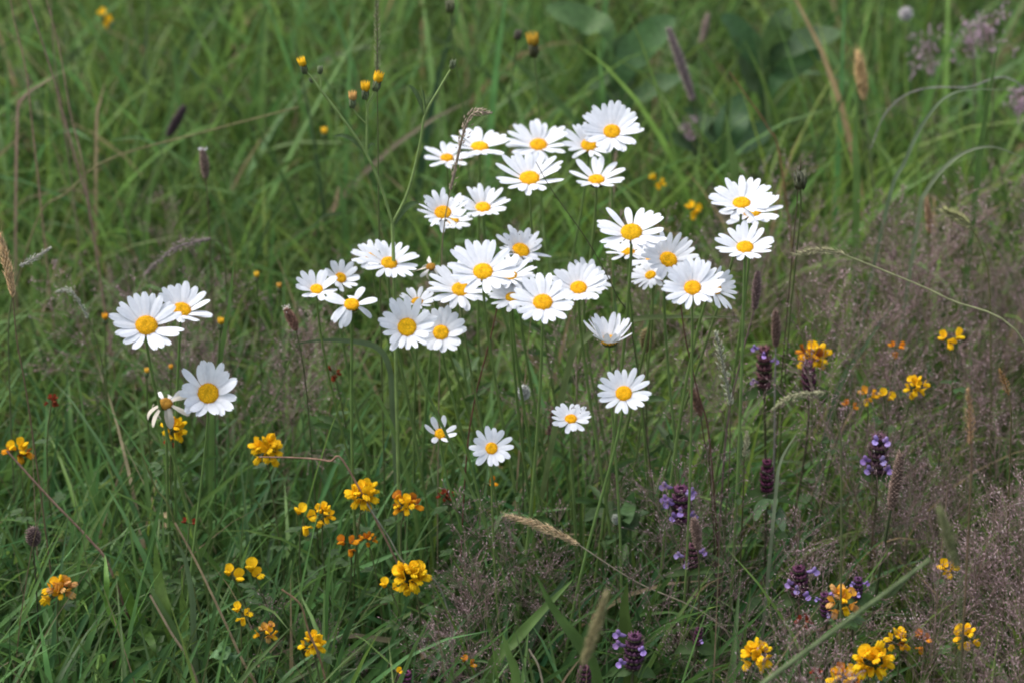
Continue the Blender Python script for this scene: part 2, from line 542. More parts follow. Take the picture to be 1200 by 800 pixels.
DAISIES = [
    # x, y, half width, up, down, head height, label, extra
    (717, 155, 36, 37, 20, .545, 'highest ox-eye daisy, wide open at the upper right corner of the clump', {}),
    (690, 171, 31, 30, 15, .515, 'ox-eye daisy tucked behind the left side of the highest daisy', {}),
    (631, 171, 39, 31, 17, .490, 'broad ox-eye daisy at the top with its lower petals hidden by the fanned daisy', {}),
    (620.6, 210, 41, 37, 13, .530, 'ox-eye daisy with fanned upright petals and a thin grass stalk crossing its disc', {'lean': .07}),
    (699, 211.6, 35.5, 26.5, 10.5, .515, 'cup-shaped ox-eye daisy alone right below the highest daisy pair', {'n': 17}),
    (562, 173, 36, 23, 9, .515, 'flat ox-eye daisy seen from the side, behind the tip of the drooping brown panicle', {'n': 17}),
    (524, 186, 29, 18, 11, .490, 'small side-on ox-eye daisy at the upper left end of the clump', {'n': 15}),
    (519, 250, 33, 32, 17, .505, 'ragged ox-eye daisy with dark specks on its petals, left of the upper clump', {'style': 'ragged'}),
    (566, 244, 31, 28, 9, .485, 'ox-eye daisy touching the right side of the ragged speckled daisy', {}),
    (531, 259, 23, 16, 12, .468, 'ox-eye daisy nearly hidden below the ragged speckled daisy', {'n': 16}),
    (740, 273, 42, 36, 22, .525, 'large ox-eye daisy at the top of the right-hand knot of daisies', {'n': 25}),
    (736, 296, 29, 16, 8, .495, 'ox-eye daisy half hidden under the large daisy of the right-hand knot', {}),
    (764, 303, 26, 20, 16, .472, 'ox-eye daisy squeezed between two others, half its disc showing, in the right-hand knot', {'side': -25}),
    (783, 305, 35, 35, 20, .492, 'ox-eye daisy turned right with long upper petals amid the right-hand knot', {'side': 25}),
    (762.5, 323, 25, 20, 15, .466, 'small low ox-eye daisy at the bottom left of the right-hand knot', {'side': -20}),
    (811.6, 338, 36, 38, 20, .510, 'dense ox-eye daisy with a big disc at the lower right of the right-hand knot', {'n': 26}),
    (837, 337, 31, 26, 16, .480, 'ox-eye daisy seen edge-on, facing right behind the dense big-disc daisy', {'side': 60}),
    (869, 239, 39, 32, 14, .540, 'upper front ox-eye daisy of the overlapping pair on the far right', {'n': 24}),
    (881, 249, 36, 30, 14, .512, 'ox-eye daisy peeping out behind the lower right of the far-right front daisy', {}),
    (873, 290.6, 35, 31, 14.5, .520, 'ox-eye daisy directly beneath the overlapping far-right pair', {'n': 17}),
    (456, 309, 36, 29, 18, .482, 'ox-eye daisy crossed by a green stem at the left of the middle row', {'side': 8}),
    (436, 302, 26, 20, 12, .455, 'ox-eye daisy mostly hidden behind the left side of the stem-crossed daisy', {'n': 17}),
    (371, 339.6, 25, 27, 9, .465, 'small upright ox-eye daisy at the left end of the middle row', {'n': 14}),
    (399, 326, 22, 24, 11, .445, 'small ox-eye daisy turned right, behind the leftmost daisy of the middle row', {'side': 35, 'n': 14}),
    (412, 357, 31, 25, 20, .468, 'ox-eye daisy with drooping petals and gaps, below the two small left daisies', {'style': 'droop', 'n': 17}),
    (477, 383.6, 33, 38, 27, .478, 'round full-faced ox-eye daisy, left of a touching pair at the bottom of the middle row', {}),
    (516.7, 390, 30, 33, 22, .460, 'ox-eye daisy right of a touching pair at the bottom of the middle row', {'n': 17}),
    (489, 354, 22, 19, 8, .440, 'little ox-eye daisy showing only its top behind the round full-faced daisy', {'n': 14}),
    (540, 340, 40, 35, 22, .488, 'wide ox-eye daisy overlapped at upper right by the largest daisy of the middle row', {}),
    (566, 319, 43, 42, 23, .515, 'largest ox-eye daisy in the centre of the middle row, overlapping its neighbours', {'n': 20}),
    (597, 323.5, 32, 26, 14, .482, 'ox-eye daisy peering out to the right of the largest centre daisy', {}),
    (610, 294, 33, 33, 14, .470, 'speckled ragged ox-eye daisy turned aside at the top of the middle row', {'style': 'ragged', 'side': 22}),
    (636, 355, 39, 35, 25, .505, 'wide open ox-eye daisy with spaced petals at the lower right of the middle row', {'n': 18}),
    (600, 349, 28, 22, 16, .468, 'ox-eye daisy partly hidden between the largest daisy and the wide open one', {}),
    (678, 338, 33, 33, 15, .475, 'ox-eye daisy at the right end of the middle row, a thin stalk crossing it', {}),
    (689, 326, 27, 22, 12, .448, 'ox-eye daisy showing a few petals behind the right end of the middle row', {'side': 30, 'n': 15}),
    (505, 313, 20, 14, 10, .450, 'withered brownish ox-eye daisy behind the middle row', {'style': 'wither', 'n': 15}),
    (516, 508, 20, 25, 10, .365, 'small ox-eye daisy with only seven petals low in the grass', {'n': 7}),
    (576, 525, 26, 27, 23, .370, 'lowest ox-eye daisy, small and starry with narrow spaced petals', {'n': 14}),
    (731, 461, 32, 32, 25, .425, 'ox-eye daisy standing alone and fully open right below the main clump', {'n': 17}),
    (669, 491, 25, 21, 14, .390, 'small ox-eye daisy with dark specks on its upper right petals, low in the grass', {'n': 15}),
    (714, 399, 31, 18, 14, .450, 'half-closed white ox-eye daisy shaped like a cup behind an arching blade', {'style': 'cup', 'n': 18, 'side': 0}),
    (171.5, 382, 42, 43, 26, .470, 'big full ox-eye daisy in front, of the pair at the left edge of the meadow', {'n': 23, 'side': 5}),
    (213, 363.5, 34, 34, 12, .445, 'ox-eye daisy behind right of the big full daisy in the left pair', {'n': 18, 'side': 12}),
    (244, 461, 34, 40, 27, .410, 'ox-eye daisy with well separated petals below the left pair', {'n': 18}),
    (194, 473, 30, 25, 20, .39, 'withered ox-eye daisy with limp cream petals above a yellow trefoil', {'style': 'wither', 'n': 16}),
]
for dd in DAISIES:
    daisy(*dd[:7], **dd[7])


# ------------------------------------------------------------------ bird's-foot trefoil
YEL, ORG, RED, FADE = (0.86, 0.56, 0.015), (0.72, 0.32, 0.015), (0.24, 0.045, 0.02), (0.62, 0.36, 0.12)


def trefoil_floret(P0, f, u, L, col, col2):
    """a pea flower: standard at the back, wings and keel in front"""
    s = np.cross(f, u)
    mb = MB()
    mb.ellipsoid(P0 + f * L * .62 + u * L * .02, f + u * .15, L * .36, L * .14, col, 8, 6, L * .10, s)
    for sg in (-1, 1):
        mb.ellipsoid(P0 + f * L * .60 + s * sg * L * .12 + u * L * .05, f + s * sg * .12, L * .33, L * .10, np.asarray(col) * 1.05, 7, 5, L * .06, s)
    a = np.linspace(0, 1, 7)
    b = np.linspace(-1, 1, 6)
    g = np.zeros((7, 6, 3))
    for i, aa in enumerate(a):
        wdt = L * .36 * math.sin(math.pi * min(1, .12 + aa * .86)) ** .7
        bend = 0.15 + 1.15 * aa
        cpos = P0 + f * L * (.25 + .33 * math.sin(bend)) + u * L * (.12 + .68 * aa - .10 * aa * aa) - f * L * .12 * aa * aa
        for j, bb in enumerate(b):
            g[i, j] = cpos + s * wdt * bb + f * L * .16 * bb * bb * (1 - .4 * aa)
    cc = np.zeros((7, 6, 3))
    for i, aa in enumerate(a):
        cc[i] = np.asarray(col2) * (1 - aa * .6) + np.asarray(col) * aa * .6
    mb.grid(g, cc)
    return mb


def calyx(mb, P0, f, L, col=(0.07, 0.10, 0.03)):
    mb.tube(np.stack([P0 - f * L * .05, P0 + f * L * .08, P0 + f * L * .3]), [L * .05, L * .11, L * .10], 6, col)


def trefoil(x, y, rx, ry, z, label, n=5, state='fresh', leaves=True):
    rs = random.Random(int(x * 11 + y * 3))
    P = at_z(x, y + ry * .25, z)
    dep = (P - C) @ FWD
    k = dep / F
    base = foot(P[0] + rs.uniform(-.03, .03), P[1] + rs.uniform(-.01, .06))
    t = thing('birdsfoot_trefoil', label, 'trefoil', base, "bird's-foot trefoil in the grass")
    path = bez(base, base + np.array([rs.uniform(-.03, .03), rs.uniform(-.03, .03), z * .4]), P - np.array([rs.uniform(-.03, .03), 0, z * .25]), P, 12)
    mb = MB()
    mb.tube(path, .0008, 6, jit((0.10, 0.12, 0.045)))
    mb.build('stem', M_STEM, t, base)
    v = nrm(C - P)
    n = n if n <= 3 else int(n * 1.6)
    L = min(.0150, max(rx, ry) * k * (.92 if n > 3 else 1.55))
    for i in range(n):
        th = i * 2.39996 + rs.uniform(-.3, .3)
        rad_ = (math.sqrt((i + .35) / n) if n > 3 else .55) * rs.uniform(.85, 1.1)
        out = rad_ * (math.cos(th) * RGT * (rx / max(rx, ry)) + math.sin(th) * nrm(UPV * .85 + v * .3) * (ry / max(rx, ry) * .9 + .1))
        f = nrm(out * 1.0 + v * rs.uniform(.5, .9) * (1.1 - .6 * rad_) - np.array([0, 0, rs.uniform(0, .3)]))
        u = nrm(np.array([0, 0, 1.0]) * .7 + v * .45 + RGT * rs.uniform(-.8, .8) + out * .25)
        u = nrm(u - f * (u @ f))
        col, col2 = jit(YEL, .10), jit((0.82, 0.47, .012), .12)
        if state == 'tinged' and rs.random() < .28:
            col, col2 = jit(ORG, .2), jit(RED, .3)
        if state == 'faded':
            col, col2 = (jit(FADE, .2), jit(ORG, .2)) if rs.random() < .55 else (jit(YEL, .2), jit(ORG, .2))
        if state == 'orange':
            col, col2 = jit(ORG, .2), jit((0.5, .14, .015), .3)
        if state == 'red':
            col, col2 = jit(RED, .3), jit((.2, .03, .015), .3)
        fl = L * rs.uniform(.82, 1.05)
        P0 = P + out * L * .36 - v * L * .30 * rad_ + np.array([rs.uniform(-.1, .1), 0, rs.uniform(-.1, .1)]) * L
        fo = trefoil_floret(P0, f, u, fl, col, col2).build('floret', M_YEL, t, base)
        m2 = MB()
        calyx(m2, P0, f, fl)
        m2.tube(np.stack([P, (P + P0) / 2 - f * fl * .04, P0 - f * fl * .04]), .00045, 5, (.08, .12, .035))
        m2.build('calyx', M_LEAF, fo, base)
    if leaves:
        for i in range(rs.choice([3, 4, 5])):
            q = path[rs.choice([5, 6, 7, 8, 9, 10])]
            az = rs.uniform(0, 6.28)
            h = np.array([math.cos(az), math.sin(az), .45])
            mb = MB()
            for j in range(3):
                a2 = az + (j - 1) * .9
                hh = nrm(np.array([math.cos(a2), math.sin(a2), .35]))
                b0 = q + h * .006
                lp = np.stack([b0 + hh * .011 * uu - np.array([0, 0, .004]) * uu * uu for uu in np.linspace(0, 1, 6)])
                ribbon(mb, lp, .0055, jit((0.042, 0.085, 0.02)), side=np.array([0, 0, 1.0]), fold=.1, prof=np.array([.15, .6, .9, 1, .8, .1]))
            mb.tube(np.stack([q, q + h * .003, q + h * .006]), .0004, 4, (0.08, 0.12, 0.03))
            mb.build('leaf', M_LEAF, t, base)
    PROT.append((x, y, max(rx, ry) * 1.0, dep))
    return t


TREFOILS = [
    (204, 497, 17, 15, .325, 'bright yellow trefoil under the limp withered daisy', 7, 'fresh'),
    (312, 522, 23, 19, .30, 'yellow trefoil with many florets, left of the daisy clump stems', 8, 'fresh'),
    (22, 525, 19, 10, .30, 'yellow and red trefoil at the left edge of the photo', 4, 'tinged'),
    (356, 602, 10, 14, .275, 'small three-flowered trefoil, left of a close pair of yellow trefoils', 3, 'fresh'),
    (379, 597, 14, 16, .285, 'trefoil on the right of a close pair of yellow trefoils', 5, 'fresh'),
    (426, 575, 25, 15, .30, 'flat fan-shaped bright yellow trefoil on a pale bent stem', 8, 'fresh'),
    (476, 587, 19, 11, .295, 'orange-tinged trefoil just right of the flat yellow one', 5, 'tinged'),
    (482, 668, 25, 27, .275, 'largest golden trefoil head in the front grass', 10, 'fresh'),
    (456, 685, 8, 11, .26, 'tiny yellow trefoil floret pair at the left of the largest golden head', 2, 'fresh'),
    (408, 634, 9, 10, .26, 'small orange fading trefoil above left of the largest golden head', 3, 'orange'),
    (430, 628, 11, 10, .26, 'orange trefoil with spent florets beside a smaller orange one', 4, 'orange'),
    (70, 686, 22, 15, .25, 'faded apricot trefoil low at the far left', 6, 'faded'),
    (283, 714, 9, 11, .25, 'yellow trefoil bud with red sepals hanging by a green blade', 3, 'tinged'),
    (365, 749, 18, 15, .245, 'yellow trefoil nearest the bottom edge in the left half', 6, 'fresh'),
    (273, 673, 7, 13, .24, 'slim yellow trefoil half hidden by upright blades, left one of two', 2, 'fresh'),
    (298, 670, 7, 14, .24, 'slim yellow trefoil half hidden by upright blades, right one of two', 2, 'fresh'),
    (311, 735, 13, 16, .235, 'spent orange trefoil with shrivelled petals at lower left', 4, 'faded'),
    (61, 467, 10, 8, .33, 'red trefoil buds alone in the grass at far left', 4, 'red'),
    (222, 612, 7, 7, .28, 'red trefoil bud beside a pale dry leaf', 2, 'red'),
    (391, 434, 7, 7, .35, 'dark red trefoil bud under the left of the daisy clump', 3, 'red'),
    (199, 520, 6, 5, .30, 'dull red trefoil bud below the trefoil of the withered daisy', 2, 'red'),
    (953, 412, 24, 15, .34, 'yellow and red trefoil behind the dark selfheal head at right', 8, 'tinged'),
    (1073, 448, 15, 15, .33, 'golden trefoil alone in the purple grass haze at right', 6, 'fresh'),
    (1016, 461, 10, 7, .32, 'pale orange trefoil left of a small yellow one in the haze', 3, 'faded'),
    (1036, 464, 7, 10, .32, 'small yellow trefoil in the haze right of a pale orange one', 2, 'fresh'),
    (1112, 395, 11, 8, .35, 'small yellow trefoil with dark red buds high in the haze at right', 3, 'tinged'),
    (1050, 405, 8, 8, .34, 'dim orange trefoil among fine purple grass', 3, 'orange'),
    (995, 474, 7, 8, .31, 'tiny orange and red trefoil low in the haze', 2, 'orange'),
    (986, 696, 17, 23, .285, 'tall pale yellow trefoil with pink spent petals among purple selfheal', 5, 'faded'),
    (888, 762, 21, 20, .26, 'yellow trefoil at the bottom, right of centre, beside the oblique pale stalk', 8, 'fresh'),
    (1022, 768, 25, 24, .275, 'broad many-flowered yellow trefoil in the bottom right', 9, 'fresh'),
    (1054, 745, 17, 15, .255, 'yellow-orange trefoil leaning on the broad many-flowered one', 5, 'tinged'),
    (1081, 746, 9, 11, .25, 'orange trefoil right of the broad bottom right cluster', 3, 'orange'),
    (990, 791, 24, 12, .25, 'yellow trefoil with red buds cut by the bottom edge', 6, 'tinged'),
    (957, 786, 9, 9, .25, 'dark red trefoil bud cluster near the bottom edge', 4, 'red'),
    (1133, 740, 18, 15, .27, 'yellow trefoil near the right edge at the bottom', 5, 'tinged'),
    (1108, 665, 12, 6, .26, 'yellow trefoil half buried in purple grass at right', 3, 'fresh'),
    (942, 725, 11, 7, .245, 'dull red trefoil buds under the pale yellow one', 4, 'red'),
    (568, 563, 10, 10, .29, 'single round orange trefoil bud under the lowest daisy', 1, 'orange'),
    (522, 578, 11, 7, .28, 'brownish red withered trefoil right of the orange-tinged one', 4, 'red'),
    (546, 776, 7, 8, .22, 'tiny orange trefoil at the bottom centre', 2, 'orange'),
    (466, 785, 5, 8, .22, 'single yellow trefoil floret at the bottom left of centre', 1, 'fresh'),
    (770, 212, 8, 6, .32, 'blurred yellow trefoil in the far grass right of the highest daisies', 3, 'fresh'),
    (812, 243, 8, 10, .31, 'blurred yellow-orange trefoil left of the far-right daisies', 3, 'tinged'),
    (123, 20, 9, 6, .33, 'blurred yellow trefoil far back at the top left', 3, 'fresh'),
]
for tt in TREFOILS:
    trefoil(*tt[:6], n=tt[6], state=tt[7])


# ------------------------------------------------------------------ selfheal
def selfheal(x, y, wd, ht, z, label, nfl=4, tone=(0.055, 0.018, 0.032)):
    rs = random.Random(int(x * 5 + y * 17))
    top, bot = at_z(x, y - ht / 2, z), None
    bot = at_y(x + rs.uniform(-3, 3), y + ht / 2, top[1])
    dep = (top - C) @ FWD
    k = dep / F
    base = foot(bot[0] + rs.uniform(-.02, .02), bot[1] + .03)
    t = thing('selfheal', label, 'selfheal', base, 'selfheal spikes in the grass')
    ax = nrm(top - bot)
    H = np.linalg.norm(top - bot)
    r = wd * k / 2
    e1 = nrm(np.cross(ax, np.array([0, 1.0, 0.1])))
    e2 = np.cross(ax, e1)
    mb = MB()
    path = bez(base, base + np.array([0, 0, z * .4]), bot - ax * z * .25, bot, 10)
    mb.tube(path, .0012, 6, jit((0.09, 0.085, 0.045)))
    mb.build('stem', M_STEM, t, base)
    mb = MB()
    mb.tube(np.stack([bot, bot + ax * H * .3, bot + ax * H * .6, bot + ax * H * .95]), [r * .45, r * .55, r * .5, r * .2], 9, np.asarray(tone) * .7)
    nw = 5
    for i in range(nw):
        f = (i + .5) / nw
        rr = r * (.72, .84, .84, .74, .5)[i]
        m = 12
        th = np.linspace(0, 2 * math.pi, m, endpoint=False) + i * .26
        rad = np.cos(th)[:, None] * e1 + np.sin(th)[:, None] * e2
        mb.grains(bot + ax * H * f + rad * rr * .72, rad * .55 + ax * .9, H / nw * 1.25, r * .5,
                  np.asarray(tone)[None] * 2.2 * (0.7 + .8 * np.random.default_rng(i).random((m, 1))), .6)
        mb.grains(bot + ax * H * (f - .06) + rad * rr * .85, rad * .9 + ax * .35, H / nw * .55, r * .42, np.tile(np.array((0.05, 0.05, 0.025)), (m, 1)), .6)
    mb.build('seed_head', M_SEED, t, base)
    v = nrm(C - bot)
    for i in range(nfl):
        f = rs.uniform(.15, 1.0)
        ang = rs.uniform(-1.5, 1.5)
        rad = nrm(math.sin(ang) * RGT + math.cos(ang) * nrm(v - ax * (v @ ax)))
        P0 = bot + ax * H * f + rad * r * .7
        d = nrm(rad + ax * .55)
        mb = MB()
        c = jit((0.34, 0.23, 0.50), .22)
        mb.ellipsoid(P0 + d * r * .32, d, r * .40, r * .16, c, 7, 5, -r * .12)
        mb.ellipsoid(P0 + d * r * .60 + ax * r * .12, d * .8 + ax, r * .25, r * .17, np.asarray(c) * .9, 7, 5)
        lp = np.stack([P0 + d * r * (.5 + .5 * uu) - ax * r * (.1 + .4 * uu * uu) for uu in np.linspace(0, 1, 5)])
        ribbon(mb, lp, r * .5, np.asarray(c) * 1.25, prof=np.array([.4, .6, .9, 1, .5]), fold=.15)
        mb.build('floret', M_PUR, t, base)
    for i in range(2):
        az = (i * math.pi) + rs.uniform(-.5, .5)
        h = np.array([math.cos(az), math.sin(az) * .5, .25])
        L = rs.uniform(.018, .026)
        lp = np.stack([bot - ax * .003 + h * L * u - np.array([0, 0, .6]) * L * u * u for u in np.linspace(0, 1, 8)])
        mb = MB()
        ribbon(mb, lp, .011, jit((0.07, 0.12, 0.035)), fold=.12, prof=np.array([.4, .8, 1, 1, .9, .7, .4, .05]))
        mb.build('leaf', M_LEAF, t, base)
    for i in range(3):
        q = path[3 + i]
        az = rs.uniform(0, 6.28)
        h = np.array([math.cos(az), math.sin(az), .45])
        L = rs.uniform(.03, .045)
        lp = np.stack([q + h * L * u - np.array([0, 0, .5]) * L * u * u for u in np.linspace(0, 1, 8)])
        mb = MB()
        ribbon(mb, lp, .015, jit((0.055, 0.10, 0.03)), fold=.12, prof=np.array([.15, .6, .95, 1, .9, .7, .4, .05]), side=np.array([0, 0, 1.0]))
        mb.build('leaf', M_LEAF, t, base)
    PROT.append((x, y, max(wd, ht) * .6, dep))


SELFHEALS = [
    (895, 430, 23, 50, .36, 'selfheal with three violet florets standing left of a tan plantain stem', 4, (0.07, .03, .035)),
    (947, 440, 22, 34, .355, 'dark maroon selfheal without florets in front of the yellow and red trefoil', 0, (0.05, .015, .03)),
    (899, 557, 21, 38, .31, 'dark ringed maroon selfheal with curled leaves below, right of centre', 0, (0.055, .014, .03)),
    (1030, 531, 32, 46, .32, 'selfheal crowned with violet florets beside the double brown seed head', 6, (0.06, .03, .04)),
    (798, 590, 32, 42, .30, 'selfheal thick with violet florets below the daisies', 8, (0.07, .025, .05)),
    (812, 650, 26, 26, .27, 'short violet selfheal under a small brown seed head', 4, (0.07, .03, .04)),
    (744, 762, 32, 40, .255, 'selfheal with pale lilac florets near the bottom centre', 4, (0.05, .02, .04)),
    (936, 680, 30, 34, .285, 'dark selfheal with florets round its foot, left of the pale yellow trefoil', 4, (0.045, .015, .03)),
    (966, 708, 17, 28, .27, 'violet selfheal under the left of the pale yellow trefoil', 4, (0.06, .02, .05)),
    (1006, 688, 18, 24, .28, 'violet-tipped selfheal to the right of the pale yellow trefoil', 3, (0.05, .02, .05)),
    (685, 792, 24, 24, .26, 'dark selfheal head cut by the bottom edge under a blurred spike', 0, (0.04, .014, .025)),
    (476, 796, 26, 20, .22, 'purple selfheal tip at the bottom edge, left of centre', 1, (0.07, .02, .05)),
    (819, 745, 15, 20, .235, 'small dark selfheal head among purple grass near the bottom', 1, (0.06, .02, .04)),
]
for ss in SELFHEALS:
    selfheal(*ss[:6], nfl=ss[6], tone=ss[7])


# ------------------------------------------------------------------ seed heads (plantain and grasses)
def stem_path(pts, y, lean=0.0, back=0.02, n=6):
    """photograph points at depth y (top to bottom), carried on down to the ground"""
    P = [at_y(px, py, y) for px, py in pts]
    last = P[-1]
    d = nrm(P[-1] - P[-2]) if len(P) > 1 else np.array([0, 0, -1.0])
    d = nrm(d + np.array([0, 0, -.9]))
    hgt = last[2]
    gx_ = last[0] + np.clip(d[0] / max(.2, -d[2]), -.5, .5) * hgt * .5 + lean
    b = foot(gx_, y + back)
    mid = (last + b) / 2 + np.array([d[0] * hgt * .12, 0, 0])
    return spline(P + [mid, b], n), b


def spike(top, bot, wd, y, label, name, cat, col, style='dense', stem=None, scol=(0.12, 0.11, 0.05), group=None, tip=None, mid=None, srad=.0008, lean=0.0, seed=0):
    """an elongated seed head from photograph point top to bot, at distance y, on its stem"""
    r_ = np.random.default_rng(int(top[0] * 3 + top[1] * 7) + seed)
    T, Bt = at_y(*top, y), at_y(*bot, y)
    dep = (Bt - C) @ FWD
    k = dep / F
    pts = [bot] + (stem or [(bot[0] + (bot[0] - top[0]) * .25, bot[1] + 45)])
    path, base = stem_path(pts, y, lean)
    t = thing(name, label, cat, base, group)
    mb = MB()
    mb.tube(path, np.linspace(srad * .7, srad * 1.2, len(path)), 6, jit(scol))
    mb.build('stem', M_DRY if scol[0] > .11 else M_STEM, t, base)
    axp = spline([T, at_y(*mid, y), Bt] if mid else [T, (T + Bt) / 2 + np.array([.0005, 0, 0]), Bt], 10)
    H = np.linalg.norm(T - Bt)
    W = wd * k
    mb = MB()
    cdir = nrm(np.gradient(axp[::-1], axis=0))
    if style == 'dense':
        N = 190
        f = (np.arange(N) + .5) / N
        rad_f = W * .36 * np.clip(np.sin(np.pi * (f * .88 + .08)), .25, 1) ** .6
        ln, wdd, flare = W * .46, W * .20, 1.1
    elif style == 'fluffy':
        N = 150
        f = (np.arange(N) + .5) / N
        rad_f = W * .26 * np.sin(np.pi * (f * .85 + .12)) ** .8 * (0.7 + .6 * r_.random(N))
        ln, wdd, flare = W * .62, W * .15, .35
    elif style == 'round':
        N = 130
        f = (np.arange(N) + .5) / N
        rad_f = W * .42 * np.sqrt(np.maximum(.02, 1 - (2 * f - 1) ** 2))
        ln, wdd, flare = W * .42, W * .15, 1.8
    elif style == 'comb':                         # crested dog's-tail: flat comb-like tufts both sides
        N = 84
        f = (np.arange(N) + .5) / N
        rad_f = W * .25 * np.sin(np.pi * (f * .8 + .15)) ** .7
        ln, wdd, flare = W * .6, W * .13, .8
    else:                                         # loose
        N = 110
        f = (np.arange(N) + .5) / N
        rad_f = W * .42 * r_.random(N) * np.sin(np.pi * (f * .8 + .15))
        ln, wdd, flare = W * .34, W * .13, .6
    idx = f * (len(axp) - 1)
    ac = np.stack([np.interp(idx, np.arange(len(axp)), axp[::-1][:, i]) for i in range(3)], 1)
    ad = nrm(np.stack([np.interp(idx, np.arange(len(axp)), cdir[:, i]) for i in range(3)], 1))
    th = np.arange(N) * 2.39996
    if style == 'comb':
        th = np.where(np.arange(N) % 2, 0.0, math.pi) + r_.normal(0, .5, N)
    e1 = nrm(np.cross(ad, np.array([0, 1.0, 0.05])))
    e2 = np.cross(ad, e1)
    rad = np.cos(th)[:, None] * e1 + np.sin(th)[:, None] * e2
    cc = np.asarray(col)[None] * (0.65 + .7 * r_.random((N, 1)))
    mb.tube(axp[::-1], np.linspace(W * .10, W * .03, len(axp)), 6, np.asarray(col) * .6)
    if style in ('dense', 'round'):
        mb.tube(axp[::-1], np.maximum(np.interp(np.linspace(0, 1, len(axp)), f, rad_f) * .8, W * .02), 10, np.asarray(col) * .5)
    mb.grains(ac + rad * rad_f[:, None], rad * flare + ad + r_.normal(0, .22, (N, 3)), ln * (0.8 + .4 * r_.random(N)), wdd * (0.8 + .4 * r_.random(N)), cc, .7)
    mb.build('seed_head', M_SEED, t, base)
    if style in ('fluffy', 'comb'):
        mb = MB()
        for i in range(0, N, 2):
            a0 = ac[i] + rad[i] * rad_f[i]
            d = nrm(rad[i] * flare + ad[i])
            mb.tube(np.stack([a0, a0 + d * ln * .7, a0 + d * ln * 1.05]), [W * .012, W * .008, W * .003], 3, np.asarray(col) * 1.15)
        mb.build('awns', M_SEED, t, base)
    if tip:                                       # pale stamens round the tip
        mb = MB()
        for i in range(12):
            a = i * .6
            d = nrm(math.cos(a) * RGT + math.sin(a) * np.array([0, 1, 0]) + ad[-1] * .5)
            p0 = axp[1] + r_.normal(0, W * .1, 3)
            mb.tube(np.stack([p0, p0 + d * W * .25, p0 + d * W * .42]), W * .02, 3, tip)
            mb.grains([p0 + d * W * .45], [np.cross(d, RGT) + .1], W * .22, W * .13, tip, .8)
        mb.build('anthers', M_PETAL, t, base)
    PROT.append(((top[0] + bot[0]) / 2, (top[1] + bot[1]) / 2, max(8, abs(top[1] - bot[1]) * .4), dep))
    return t


